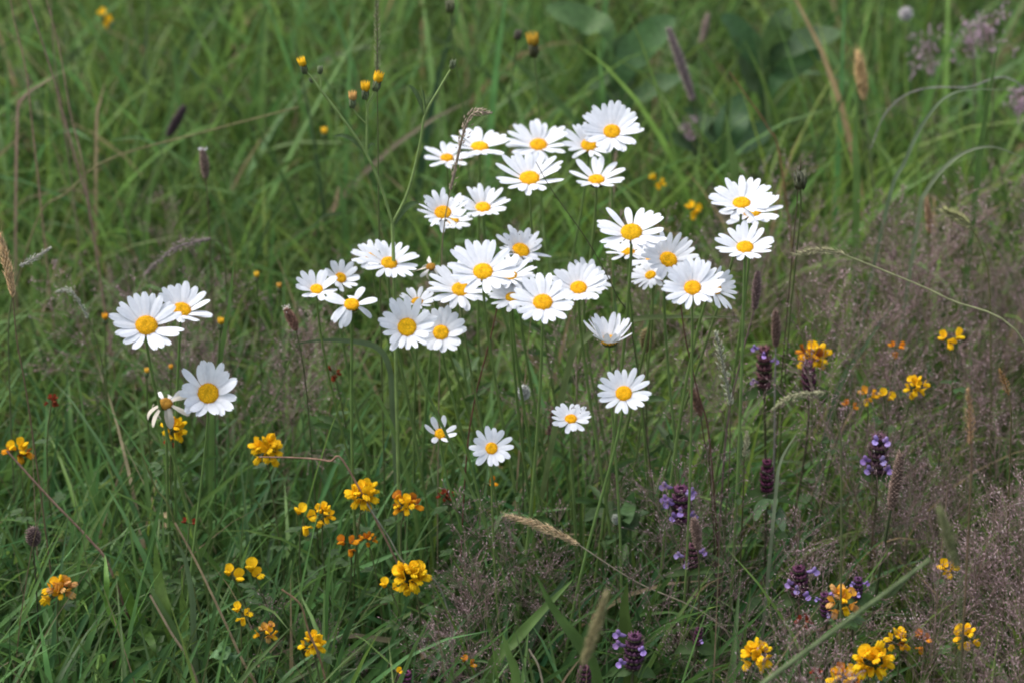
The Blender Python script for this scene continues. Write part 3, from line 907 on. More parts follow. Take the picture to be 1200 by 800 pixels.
BRN, TAN, PKT, DKP, PGR = (0.20, 0.125, 0.085), (0.52, 0.36, 0.19), (0.33, 0.24, 0.22), (0.085, 0.06, 0.065), (0.32, 0.33, 0.17)
GP, GG = 'plantain seed heads on bare stalks', 'grass seed heads over the meadow'
SPK = [
    ((216, 125), (197, 159), 13, 2.75, 'dark plum seed head leaning right over a dry diagonal stem at upper left', 'plantain', 'plantain', DKP, 'dense', dict(stem=[(178, 205), (155, 258)], scol=(.07, .05, .04))),
    ((237, 175), (241, 208), 12, 2.35, 'brown plantain head with white anthers on its tip, on a straight stalk at left', 'plantain', 'plantain', (0.26, .19, .15), 'dense', dict(stem=[(245, 260), (248, 340)], scol=(.09, .07, .04), tip=(.75, .75, .78))),
    ((335, 362), (347, 386), 13, 2.03, 'brown plantain head leaning left with a pale tip, left of the small daisies', 'plantain', 'plantain', (.27, .15, .11), 'dense', dict(stem=[(357, 440), (366, 540)], scol=(.06, .075, .03), tip=(.7, .66, .62))),
    ((441, -8), (442, 92), 11, 2.05, 'tall narrow grey-green grass spike rising above the yellow buds', 'grass_seed_head', 'grass head', (.25, .24, .15), 'comb', dict(stem=[(443, 170), (444, 260)], scol=(.10, .12, .04))),
    ((783, 33), (812, 117), 14, 2.75, 'pinkish grey tapering grass spike leaning left at upper right of the daisies', 'grass_seed_head', 'grass head', (.36, .28, .27), 'dense', dict(stem=[(822, 170), (830, 250)])),
    ((1005, 62), (1012, 114), 20, 2.7, 'fluffy tan grass head standing alone at the upper right', 'grass_seed_head', 'grass head', (.58, .41, .20), 'fluffy', dict(stem=[(1018, 170), (1028, 262)], scol=(.2, .2, .12))),
    ((0, 275), (15, 346), 16, 1.95, 'straw-coloured fluffy grass head at the left edge', 'grass_seed_head', 'grass head', (.60, .43, .24), 'fluffy', dict(stem=[(20, 400), (34, 480)], scol=(.16, .12, .07))),
    ((722, 178), (716, 246), 11, 2.5, 'pale pinkish grass head behind the stems of the cup-shaped daisy', 'grass_seed_head', 'grass head', (.45, .34, .26), 'loose', dict(stem=[(717, 300), (718, 360)], scol=(.3, .22, .12))),
    ((909, 365), (909, 405), 13, 2.05, 'brown plantain head on a whitish vertical stalk above the violet selfheal', 'plantain', 'plantain', (.23, .15, .12), 'dense', dict(stem=[(908, 460), (907, 540)], scol=(.27, .27, .21), srad=.001)),
    ((888, 318), (884, 362), 12, 2.0, 'slim pinkish brown plantain head on a long stalk leaning left below the far-right daisies', 'plantain', 'plantain', (.25, .17, .16), 'dense', dict(stem=[(866, 430), (852, 500), (845, 590)], scol=(.19, .13, .11), srad=.001)),
    ((811, 456), (821, 486), 12, 2.0, 'short reddish brown plantain head at the foot of a bare red stalk', 'plantain', 'plantain', (.27, .16, .11), 'dense', dict(stem=[(826, 520), (832, 550)], scol=(.10, .07, .04))),
    ((1056, 530), (1044, 596), 17, 1.9, 'thick double brown plantain head on a dark green stalk at right', 'plantain', 'plantain', (.27, .19, .15), 'dense', dict(stem=[(1036, 640), (1026, 700)], scol=(.05, .07, .03), srad=.0016)),
    ((813, 607), (818, 642), 14, 1.85, 'small brown plantain head above the short violet selfheal', 'plantain', 'plantain', (.28, .19, .15), 'dense', {}),
    ((38, 618), (39, 639), 18, 1.9, 'small round grey-brown seed head on a thin dark stalk at lower left', 'plantain', 'plantain', (.16, .11, .10), 'round', dict(stem=[(42, 680), (46, 740)], scol=(.05, .04, .03))),
    ((711, 694), (683, 778), 20, 1.42, 'blurred olive grass spike in the foreground at the bottom centre', 'grass_seed_head', 'grass head', (.27, .24, .12), 'fluffy', dict(scol=(.10, .11, .05))),
    ((1101, 595), (1121, 664), 18, 1.42, 'blurred green grass spike in the foreground at right', 'grass_seed_head', 'grass head', (.20, .22, .10), 'fluffy', dict(stem=[(1126, 720)], scol=(.09, .11, .05))),
    ((593, 603), (677, 637), 15, 1.86, 'cream grass head lying across the stems on a long thin stalk', 'grass_seed_head', 'grass head', (.62, .47, .28), 'fluffy', dict(mid=(636, 617), stem=[(745, 681), (850, 738)], scol=(.36, .31, .22), srad=.0007)),
    ((928, 299), (988, 298), 13, 2.02, 'pale comb-like grass head on an arching stalk that crosses the haze at right', 'grass_seed_head', 'grass head', (.50, .47, .28), 'comb', dict(mid=(960, 294), stem=[(1040, 319), (1110, 350), (1205, 407)], scol=(.34, .35, .17), srad=.0009)),
    ((905, 480), (966, 460), 17, 1.72, 'blurred pale green grass head bending left beneath the dark maroon selfheal', 'grass_seed_head', 'grass head', (.38, .37, .22), 'loose', dict(mid=(930, 463), stem=[(980, 490), (986, 560)], scol=(.12, .14, .06))),
    ((838, 388), (856, 472), 22, 1.98, 'whitish green loose grass head left of the slanting plantain stalk', 'grass_seed_head', 'grass head', (.45, .45, .33), 'loose', dict(stem=[(855, 540), (851, 600)], scol=(.15, .16, .08))),
    ((1104, 245), (1136, 264), 17, 2.15, 'short pale green comb-like grass head at right above the haze', 'grass_seed_head', 'grass head', (.38, .38, .18), 'comb', dict(stem=[(1150, 290), (1160, 350)], scol=(.14, .15, .06))),
    ((170, 321), (246, 280), 16, 2.3, 'purple-grey nodding grass panicle above the left daisy pair', 'grass_seed_head', 'grass head', (.30, .24, .24), 'loose', dict(mid=(205, 291), stem=[(262, 292), (266, 360)], scol=(.12, .12, .06))),
    ((576, 132), (528, 222), 19, 1.98, 'drooping brown panicle crossing in front of the flat side-on daisy', 'grass_seed_head', 'grass head', (.44, .35, .26), 'loose', dict(mid=(549, 140), stem=[(521, 262), (517, 330)], scol=(.22, .19, .11), srad=.0006)),
    ((1086, 233), (1089, 272), 12, 2.4, 'narrow orange-brown grass head upright among blue-green blades at right', 'grass_seed_head', 'grass head', (.36, .24, .14), 'fluffy', {}),
    ((397, 219), (391, 251), 9, 2.6, 'thin tan grass head left of the ragged speckled daisy', 'grass_seed_head', 'grass head', (.42, .31, .19), 'loose', {}),
    ((60, 290), (24, 312), 12, 2.1, 'whitish feathery grass head pointing right near the left edge', 'grass_seed_head', 'grass head', (.52, .50, .44), 'loose', dict(stem=[(14, 350), (10, 410)], scol=(.12, .14, .06))),
    ((66, 342), (103, 372), 12, 2.1, 'whitish feathery grass head drooping left, left of the big full daisy', 'grass_seed_head', 'grass head', (.45, .46, .38), 'loose', dict(mid=(84, 342), stem=[(116, 410), (124, 460)], scol=(.12, .14, .06))),
    ((876, 505), (872, 534), 12, 1.95, 'tiny pale grass head above the dark ringed selfheal', 'grass_seed_head', 'grass head', (.48, .46, .30), 'loose', {}),
    ((758, 386), (758, 412), 18, 2.1, 'spiky yellow-brown seed head right of the half-closed daisy', 'seed_head_stalk', 'seed head', (.26, .21, .10), 'round', dict(scol=(.07, .10, .03))),
    ((613, 452), (613, 468), 15, 2.02, 'small silvery closed bud between clump stems above the speckled low daisy', 'seed_head_stalk', 'seed head', (.55, .56, .52), 'round', dict(scol=(.07, .10, .03))),
    ((720, 603), (722, 614), 9, 1.95, 'tiny whitish bud over broad green leaves below the lone open daisy', 'seed_head_stalk', 'seed head', (.55, .58, .48), 'round', dict(scol=(.07, .10, .03))),
    ((1061, 10), (1061, 24), 15, 3.1, 'blurred white clover head at the top right', 'white_clover', 'clover', (.62, .58, .58), 'round', dict(scol=(.07, .10, .03))),
    ((829, 18), (822, 50), 11, 3.2, 'blurred pinkish grass head on a slanting blade at the top', 'grass_seed_head', 'grass head', (.36, .27, .24), 'fluffy', dict(stem=[(800, 90), (775, 150)], scol=(.14, .17, .09))),
    ((1134, 455), (1137, 518), 16, 1.66, 'blurred dry orange-brown head in the haze near the right edge', 'grass_seed_head', 'grass head', (.40, .25, .13), 'loose', dict(scol=(.2, .14, .08))),
    ((1171, 432), (1182, 462), 12, 1.9, 'dry orange spike at the right edge beneath the arching stalk', 'grass_seed_head', 'grass head', (.34, .20, .08), 'loose', {}),
    ((725, 575), (712, 545), 10, 1.98, 'thin brown grass head among stems left of the lone open daisy', 'grass_seed_head', 'grass head', (.25, .17, .14), 'loose', {}),
    ((647, 477), (643, 508), 14, 2.02, 'reddish brown fuzzy grass head left of the speckled low daisy', 'grass_seed_head', 'grass head', (.20, .12, .10), 'loose', {}),
]
for s in SPK:
    spike(*s[:9], group=GP if s[5] == 'plantain' else (GG if s[5] == 'grass_seed_head' else None), **s[9])


# pink loose grass panicles far back at the upper right
def pink_panicle(x, y, h, dist, label):
    r_ = np.random.default_rng(int(x))
    path, base = stem_path([(x, y + h * .5), (x + 4, y + h), (x + 6, y + h * 2)], dist)
    t = thing('pink_grass_panicle', label, 'grass head', base, 'pink grass panicles at the back')
    mb = MB()
    mb.tube(path, .0009, 5, (.15, .14, .09))
    mb.build('stem', M_DRY, t, base)
    top = path[0]
    k = dist / math.cos(PITCH) / F
    mb = MB()
    for i in range(22):
        f = r_.random()
        o = top + np.array([r_.normal(0, 1) * h * .28 * k * (1.1 - f * .6), r_.normal(0, 1) * .012, (f - .35) * h * 1.1 * k])
        mb.tube(np.stack([top + np.array([0, 0, (f - .6) * h * k * .8]), (top + o) / 2 + np.array([0, 0, .004]), o]), .0003, 3, (.3, .2, .2))
        c = o + r_.normal(0, .0035, (5, 3))
        mb.grains(c, r_.normal(0, .4, (5, 3)) + np.array([.2, 0, .8]), .006, .0022, np.array((.46, .32, .40)) * (0.7 + .6 * r_.random((5, 1))))
    mb.build('panicle', M_SEED, t, base)


for a in [(1090, 42, 50, 2.9, 'pink-mauve grass panicle left of the brighter one at the top right'),
          (1158, 16, 46, 2.8, 'brightest pink panicle cut by the top edge at right'),
          (1136, 36, 30, 2.85, 'small pink panicle drooping below the brightest pink panicle'),
          (1196, 108, 24, 2.75, 'pink panicle tip at the right edge'),
          (808, 143, 20, 2.9, 'small pink panicle tuft beneath the leaning pinkish spike')]:
    pink_panicle(*a)


# ------------------------------------------------------------------ hawksbeard with yellow buds, and other buds
def bud(mb_y, mb_g, P, d, L, yel, grn=(0.10, 0.13, 0.06)):
    mb_g.ellipsoid(P + d * L * .25, d, L * .34, L * .18, grn, 8, 6)
    k = 13
    a = np.arange(k) * 2.4
    e1 = nrm(np.cross(d, np.array([0.1, 1, .2])))
    e2 = np.cross(d, e1)
    rad = np.cos(a)[:, None] * e1 + np.sin(a)[:, None] * e2
    mb_g.grains(P + d * (L * np.linspace(.15, .45, k))[:, None] + rad * L * .17, d + rad * .15, L * .55, L * .16, np.asarray(grn)[None] * (.6 + .9 * rng.random((k, 1))), .5)
    if yel is not None:
        k = 12
        a = np.arange(k) * 2.4
        e1 = nrm(np.cross(d, np.array([0.1, 1, .2])))
        e2 = np.cross(d, e1)
        rad = np.cos(a)[:, None] * e1 + np.sin(a)[:, None] * e2
        mb_y.grains(P + d * L * .70 + rad * L * .17, d + rad * .25, L * .75, L * .26, np.asarray(yel)[None] * (.85 + .3 * rng.random((k, 1))), .6)


yb = 2.0
A = lambda x, y: at_y(x, y, yb)
pth, base = stem_path([(460, 262), (462, 330), (464, 420)], yb, 0, 0)
hb = thing('hawksbeard', 'branching hawksbeard with small closed yellow buds, left of the upper daisies', 'hawksbeard', base)
mb = MB()
mb.tube(pth, .0016, 7, (.19, .27, .085))
for pts, r0 in [([(460, 262), (445, 215), (428, 178), (402, 140), (376, 106), (364, 90), (358, 84)], .0011), ([(376, 106), (376, 92), (375, 84)], .0006),
                ([(430, 180), (430, 150), (431, 125), (437, 112), (440, 104)], .0009), ([(431, 138), (429, 122), (428, 112)], .0006), ([(430, 146), (418, 134), (413, 126)], .0006),
                ([(460, 262), (478, 225), (492, 170), (498, 135), (515, 104), (528, 82)], .0010), ([(498, 135), (496, 118), (493, 100)], .0007)]:
    p_ = spline([A(*q) for q in pts], 5)
    mb.tube(p_, np.linspace(r0, r0 * .7, len(p_)) * 1.25, 6, (.19, .27, .085))
mb.build('stem', M_STEM, hb, base)
for (x, y), (dx, dy), L, yel in [((358, 86), (-3, -9), 14, (.8, .5, .02)), ((375, 86), (0, -9), 11, None), ((440, 106), (2, -9), 16, (.8, .48, .02)),
                                 ((428, 116), (0, -9), 15, (.78, .46, .02)), ((413, 126), (0, -9), 14, (.6, .36, .12)), ((530, 80), (1, -9), 12, None), ((366, 97), (-4, -6), 8, None)]:
    P0, P1 = A(x, y), A(x + dx, y + dy)
    my, mg = MB(), MB()
    bud(my, mg, P0, nrm(P1 - P0), L * .00098, yel)
    b_ = mg.build('bud', M_STEM, hb, base)
    if yel is not None:
        my.build('yellow_tip', M_YEL, b_, base)
for a, b, wd in [((428, 178), (390, 160), 5), ((498, 135), (478, 100), 5), ((498, 137), (494, 105), 4), ((462, 262), (492, 238), 7), ((428, 182), (440, 172), 3)]:
    p0, p1 = A(*a), A(*b)
    lp = np.stack([p0 + (p1 - p0) * u + np.array([0, 0, .006]) * math.sin(u * 3.1) for u in np.linspace(0, 1, 8)])
    mb = MB()
    ribbon(mb, lp, wd * .0007, (.075, .12, .045), fold=.2)
    mb.build('leaf', M_LEAF, hb, base)
PROT += [(428, 110, 20, 2.0), (365, 90, 16, 2.0), (430, 160, 12, 2.0)]

for (x, y), L, yel, grn, st, dist, label in [
    ((528, 14), 20, None, (.09, .10, .045), [(533, 70), (545, 150)], 2.45, 'closed green hawkbit bud on a stalk at the top, above the left daisies'),
    ((606, 46), 15, None, (.06, .05, .035), [(600, 95), (595, 150)], 2.6, 'dark withered hawkbit bud on a stalk above the broad daisy'),
    ((626, 66), 22, (.45, .27, .03), (.07, .07, .03), [(630, 105), (632, 150)], 2.45, 'olive hawkbit bud with a mustard tip above the broad daisy'),
    ((938, 220), 28, None, (.07, .075, .04), [(938, 250), (930, 330), (925, 380)], 2.1, 'slender dark green bud on a tall stalk right of the far-right daisies'),
    ((258, 386), 12, (.75, .45, .03), (.09, .12, .05), [(256, 420), (252, 470)], 2.1, 'small closed yellow bud right of the left daisy pair'),
    ((301, 330), 10, (.7, .45, .04), (.10, .12, .05), [(303, 370), (305, 420)], 2.25, 'small yellow bud among brown panicles, left one of two'),
    ((327, 342), 9, (.6, .33, .06), (.10, .12, .05), [(328, 380), (329, 420)], 2.25, 'small orange bud among brown panicles, right one of two'),
    ((380, 163), 11, (.8, .5, .03), (.08, .12, .04), [(381, 200), (382, 250)], 2.7, 'blurred yellow bud standing below the branching buds'),
    ((123, 380), 11, (.75, .35, .02), (.09, .12, .05), [(124, 420), (126, 470)], 2.2, 'orange bud peeping out left of the big full daisy'),
    ((172, 441), 9, (.7, .40, .04), (.09, .12, .05), [(173, 480), (175, 520)], 2.1, 'faint yellow bud under the big full daisy'),
    ((200, 436), 8, (.7, .34, .03), (.09, .12, .05), [(200, 470), (200, 510)], 2.12, 'faint orange bud above the withered cream daisy'),
]:
    pth, base = stem_path([(x, y)] + st, dist)
    t = thing('hawkbit_bud', label, 'flower bud', base, 'closed buds on bare stalks')
    mb = MB()
    mb.tube(pth, .0009, 6, jit((.09, .13, .04)))
    mb.build('stem', M_STEM, t, base)
    my, mg = MB(), MB()
    k = dist / .9 / F
    bud(my, mg, pth[0], nrm(pth[0] - pth[3]), L * k * 1.2, yel, grn)
    b_ = mg.build('bud', M_STEM, t, base)
    if yel is not None:
        my.build('yellow_tip', M_YEL, b_, base)
    PROT.append((x, y, 9, dist / .9))


# ------------------------------------------------------------------ single stalks, blades and leaves that stand out
def stalk(pts, y, rad, col, label, name='dry_stalk', cat='dry stalk', ground=True, group=None):
    if ground:
        path, base = stem_path(pts, y)
    else:
        path = spline([at_y(px, py, y) for px, py in pts], 6)
        base = path[-1]
    mb = MB()
    c = np.asarray(col)[None] * (0.8 + .35 * rng.random((len(path), 1)))
    mb.tube(path, np.linspace(rad * .6, rad, len(path)), 6, c)
    tag(mb.build(name, M_DRY, None, base), label, cat, group)['kind'] = 'thing'


def blade(pts, y, wd, col, label, name='tall_grass', cat='grass blade', turn=.3, y2=None, group=None):
    """pts run tip to foot; carried on to the ground"""
    path, base = stem_path(pts, y)
    if y2 is not None:
        path[:, 1] += (y2 - y) * np.linspace(1, 0, len(path))
    path = path[::-1]
    s = np.linspace(0, 1, len(path))
    mb = MB()
    ribbon(mb, path, wd, jit(col), fold=.16, prof=np.minimum(1, (1 - s) * 2.6) ** .75 * (.55 + .45 * np.minimum(1, s * 3)) + .02, turn=turn)
    tag(mb.build(name, M_GRASS, None, base), label, cat, group)['kind'] = 'thing'


DS = (0.34, 0.235, 0.17)
stalk([(30, -10), (62, 90), (92, 200), (104, 245)], 2.45, .0014, (.30, .20, .15), 'thick pinkish dry stalk slanting down from the top left corner')
stalk([(52, -10), (70, 60), (82, 130), (100, 210)], 2.5, .0012, (.36, .25, .17), 'thin tan dry stalk just right of the thick pinkish one')
stalk([(10, -10), (18, 30), (30, 80), (36, 130)], 2.5, .0013, (.33, .22, .15), 'dry stalk at the very top left corner')
stalk([(59, -10), (64, 70), (75, 150), (84, 215)], 2.6, .0010, (.28, .22, .15), 'faint dry stalk behind the slanting pair at top left')
blade([(71, 86), (50, 98), (26, 116), (20, 150)], 2.6, .0030, (.28, .19, .15), 'pinkish dry leaf bent over the top left stalks', 'dry_leaf', 'dry leaf')
blade([(124, 94), (117, 120), (113, 150)], 2.75, .0035, (.30, .23, .14), 'pale tan hanging dry leaf among top left grass', 'dry_leaf', 'dry leaf')
stalk([(350, 126), (250, 152), (130, 186), (80, 225), (42, 262)], 2.5, .0012, (.21, .18, .09), 'long straw stem crossing the upper left diagonally')
stalk([(8, 528), (60, 585), (105, 632), (130, 668)], 1.95, .0014, (.33, .20, .15), 'pinkish dry stalk slanting down from the left edge past the yellow-red trefoil')
stalk([(205, 612), (232, 662), (262, 725), (285, 775), (305, 815)], 1.78, .0014, (.40, .29, .17), 'straw stalk with a pale joint crossing the lower left')
stalk([(165, 530), (183, 572), (204, 610)], 1.86, .0010, (.16, .18, .06), 'thin olive stalk above the jointed straw stalk')
stalk([(176, 697), (200, 740), (228, 790)], 1.75, .0014, (.42, .31, .20), 'short pale straw stalk at the bottom left')
stalk([(588, 335), (575, 395), (556, 470), (546, 545)], 1.99, .0009, (.13, .055, .04), 'dark reddish stalk running down through the clump stems')
stalk([(796, 344), (804, 400), (818, 460), (832, 520)], 1.97, .0010, (.14, .075, .055), 'bare reddish brown stalk in front of the dense big-disc daisy')
stalk([(628, 190), (648, 225), (690, 285), (722, 345), (742, 400)], 1.98, .0006, (.085, .085, .045), 'thin dark stalk crossing the disc of the fanned daisy and on down right')
stalk([(303, 535), (350, 536), (385, 540), (410, 552)], 1.92, .0011, (.33, .20, .14), 'pinkish stalk lying level right of the many-floret trefoil')
stalk([(330, 690), (352, 708), (362, 740), (380, 790)], 1.76, .0012, (.30, .19, .11), 'bent brown stalk above the lower left yellow trefoil')
stalk([(620, 760), (636, 800)], 1.7, .0012, (.42, .34, .24), 'short pale stalk at the bottom centre')
stalk([(1090, 655), (1045, 689), (1000, 722), (935, 770), (880, 811), (800, 870)], 1.47, .0023, (.13, .17, .08), 'thick pale green blurred stalk slanting across the bottom right', 'green_stalk', 'grass stalk')
stalk([(430, 590), (455, 628), (475, 660), (510, 680), (528, 730), (530, 790)], 1.84, .0009, (.25, .25, .18), 'pale bent stalk running behind the largest golden trefoil head', 'green_stalk', 'grass stalk')
stalk([(938, 200), (936, 215)], 2.1, .0007, (.10, .08, .05), 'short dark tip over the slender dark green bud')
stalk([(1020, 175), (1040, 130), (1075, 106), (1130, 103), (1205, 112)], 2.5, .0009, (.27, .25, .24), 'pale greyish arching stem at the upper right', 'green_stalk', 'grass stalk', True)
stalk([(855, 85), (880, 120), (900, 150), (915, 190)], 2.5, .0014, (.24, .15, .07), 'rusty brown bent blade in the upper right grass')

LG, MG, DG, BG = (0.10, 0.165, 0.045), (0.07, 0.125, 0.035), (0.045, 0.085, 0.025), (0.085, 0.125, 0.06)
blade([(342, 404), (372, 399), (405, 399), (440, 406), (456, 430), (460, 480)], 2.02, .005, BG, 'green blade arching left below the drooping-petalled daisy')
blade([(868, 372), (800, 371), (750, 373), (715, 381), (684, 398), (664, 440)], 2.0, .006, (.13, .17, .06), 'pale blade arching right across the half-closed daisy')
blade([(672, 678), (640, 710), (605, 748), (575, 785)], 1.78, .0095, LG, 'broad light green blade slanting up to the right at the bottom centre')
blade([(627, 672), (650, 715), (680, 755), (700, 800)], 1.76, .010, MG, 'broad dark blade crossing the light slanting one at the bottom centre')
blade([(588, 740), (597, 768), (606, 805)], 1.66, .007, LG, 'short bright blade rising from the bottom edge at centre')
blade([(668, 665), (655, 690), (635, 720), (615, 770)], 1.86, .008, (.065, .115, .05), 'blue-green blade behind the broad light one at bottom centre')
blade([(735, 680), (732, 720), (738, 775)], 1.8, .012, (.075, .12, .03), 'wide olive leaf standing right of the blurred olive spike')
blade([(478, 560), (446, 470), (430, 466)][::-1], 2.0, .004, LG, 'thin lime blade left of the seven-petalled daisy')
blade([(275, 300), (268, 360), (258, 420), (250, 470)], 2.1, .005, LG, 'bright upright blade right of the left daisy pair')
blade([(1190, 105), (1120, 108), (1085, 140), (1060, 190), (1040, 240)], 2.35, .0042, (.125, .175, .085), 'long blue-green blade arching right at the upper right')
blade([(1200, 185), (1160, 172), (1120, 185), (1085, 225), (1075, 265)], 2.3, .0042, (.14, .18, .10), 'grey-green blade arching in front of the upper right bank')
blade([(1170, 50), (1158, 120), (1150, 170), (1142, 240)], 2.4, .006, MG, 'upright green blade at the upper right among arching ones')
blade([(1005, 115), (1002, 170), (1004, 220)], 2.5, .008, LG, 'light upright blade behind the fluffy tan head')
blade([(850, 130), (856, 175), (862, 215)], 2.5, .009, LG, 'bright upright blade above the far-right daisies')
blade([(200, 330 + 300), (215, 650), (225, 700), (228, 760)], 1.82, .005, (.085, .13, .06), 'pale green blade bending over the faded apricot trefoil')
blade([(1055, 345), (1010, 410), (985, 450), (965, 520)], 2.2, .006, BG, 'blue-green blade slanting through the haze above the pale orange trefoil')
blade([(935, 505), (915, 540), (908, 590)], 1.9, .003, (.20, .24, .14), 'pale short blade by the whitish plantain stalk')
blade([(755, 655), (790, 560), (800, 540)][::-1], 2.0, .005, MG, 'mid green blade rising beside the violet-floret selfheal')


def leaf_plant(label, name, cat, leaves, y, col, prof=None, group=None, wave=0.05, turn=.3):
    bx = np.mean([at_y(*l[-1], y)[0] for l in [q[0] for q in leaves]])
    base = foot(bx, y + .02)
    t = thing(name, label, cat, base, group)
    for pts, wd in leaves:
        last = at_y(*pts[-1], y)
        b = base + np.array([random.uniform(-.01, .01), random.uniform(-.01, .01), 0])
        P = [at_y(px, py, y + random.uniform(-.02, .02)) for px, py in pts]
        path = spline(P + [(last * .55 + b * .45), b], 7)[::-1]
        s = np.linspace(0, 1, len(path))
        f0 = 1 - (len(pts) - 1) / (len(pts) + 1)
        pr = np.where(s < f0, .14, .14 + .86 * np.sin(np.pi * np.clip((s - f0) / (1 - f0), 0, 1) ** .8) ** .75)
        mb = MB()
        ribbon(mb, path, wd * .8, jit(col, .25), side=nrm(C - path.mean(0)) + np.array([random.uniform(-.5, .5), 0, .8]), fold=.10, prof=pr, turn=random.uniform(-turn, turn), wave=wave)
        mb.build('leaf', M_LEAF, t, base)


leaf_plant('ribwort rosette of long pointed leaves standing in the lower left grass', 'ribwort_leaves', 'plantain',
           [([(140, 667), (150, 700), (166, 735), (182, 765)], .013), ([(182, 638), (186, 680), (194, 720), (202, 765)], .013), ([(213, 667), (214, 700), (217, 740), (216, 775)], .011), ([(123, 650), (125, 680), (127, 712), (150, 760)], .007)], 1.86, (.09, .16, .03), wave=.02)
leaf_plant('broad soft-leaved dock, blurred, in the upper middle behind the daisies', 'dock_plant', 'dock',
           [([(640, 8), (662, 14), (690, 25), (715, 50)], .045), ([(735, 40), (730, 62), (722, 90), (720, 125)], .060), ([(790, 20), (770, 35), (745, 60), (730, 100)], .055), ([(676, 108), (690, 96), (706, 92), (722, 110)], .035), ([(800, 90), (780, 95), (755, 108), (735, 130)], .038)], 2.95, (.066, .128, .042))
leaf_plant('blurred bramble-like leaves in the upper right, left of the tan head', 'dock_plant', 'dock',
           [([(985, 40), (960, 45), (930, 50), (905, 75)], .055), ([(925, 10), (915, 30), (905, 60), (900, 95)], .05), ([(860, 60), (870, 75), (885, 95), (895, 120)], .045), ([(970, 60), (950, 66), (925, 80), (905, 110)], .04), ([(845, 20), (860, 30), (880, 55), (892, 90)], .045)], 3.0, (.060, .120, .040))
leaf_plant('dark bramble-like leaves low at the right of the top dock, behind the leaning spike', 'dock_plant', 'dock',
           [([(800, 130), (815, 140), (832, 150), (845, 175)], .05), ([(870, 110), (862, 130), (856, 150), (850, 185)], .05), ([(905, 150), (890, 155), (870, 165), (852, 190)], .045), ([(780, 160), (800, 165), (825, 180), (845, 200)], .04)], 2.9, (.052, .105, .036))
leaf_plant('tuft of broad oval leaves in the grass under the tiny whitish bud', 'oval_leaf_plant', 'wild plant',
           [([(685, 610), (700, 600), (720, 598), (738, 612)], .022), ([(760, 600), (748, 604), (738, 612), (730, 630)], .020), ([(742, 575), (738, 590), (734, 605), (730, 630)], .016), ([(700, 640), (712, 632), (722, 630), (730, 640)], .018)], 1.98, (.07, .125, .045))
leaf_plant('pair of pale leaves curling beneath the dark ringed maroon selfheal', 'oval_leaf_plant', 'wild plant',
           [([(885, 610), (890, 595), (900, 590), (908, 600)], .013), ([(918, 622), (914, 606), (908, 600), (904, 615)], .016)], 1.94, (.10, .155, .07))
leaf_plant('clover-like rounded leaves at the bottom left of centre', 'oval_leaf_plant', 'wild plant',
           [([(245, 770), (252, 765), (260, 768), (264, 780)], .014), ([(282, 768), (275, 766), (268, 772), (264, 782)], .014), ([(262, 748), (262, 756), (263, 766), (264, 782)], .013)], 1.72, (.06, .125, .045))


# ------------------------------------------------------------------ loose grass, stalks and bent-grass haze (uncountable)
mask = np.zeros((400, 600))
yy, xx = np.mgrid[0:400, 0:600]
for px, py, pr, dep in PROT:
    m_ = ((xx * 2 - px) ** 2 + (yy * 2 - py) ** 2) < pr * pr
    mask[m_] = np.maximum(mask[m_], dep)


def in_front(P):
    """P (N, S, 3): does the blade pass in front of a kept-clear head?"""
    px, py, d = proj(P.reshape(-1, 3))
    ix = np.clip((px / 2).astype(int), 0, 599)
    iy = np.clip((py / 2).astype(int), 0, 399)
    ok = (px > 0) & (px < 1200) & (py > 0) & (py < 800)
    hit = ok & (d < mask[iy, ix] + .01)
    return hit.reshape(P.shape[:2]).any(1)


def scatter(n, y0, y1, slope, pad):
    y = y0 + (y1 - y0) * rng.random(n) ** .9
    x = (rng.random(n) * 2 - 1) * (slope * y + pad)
    return x, y


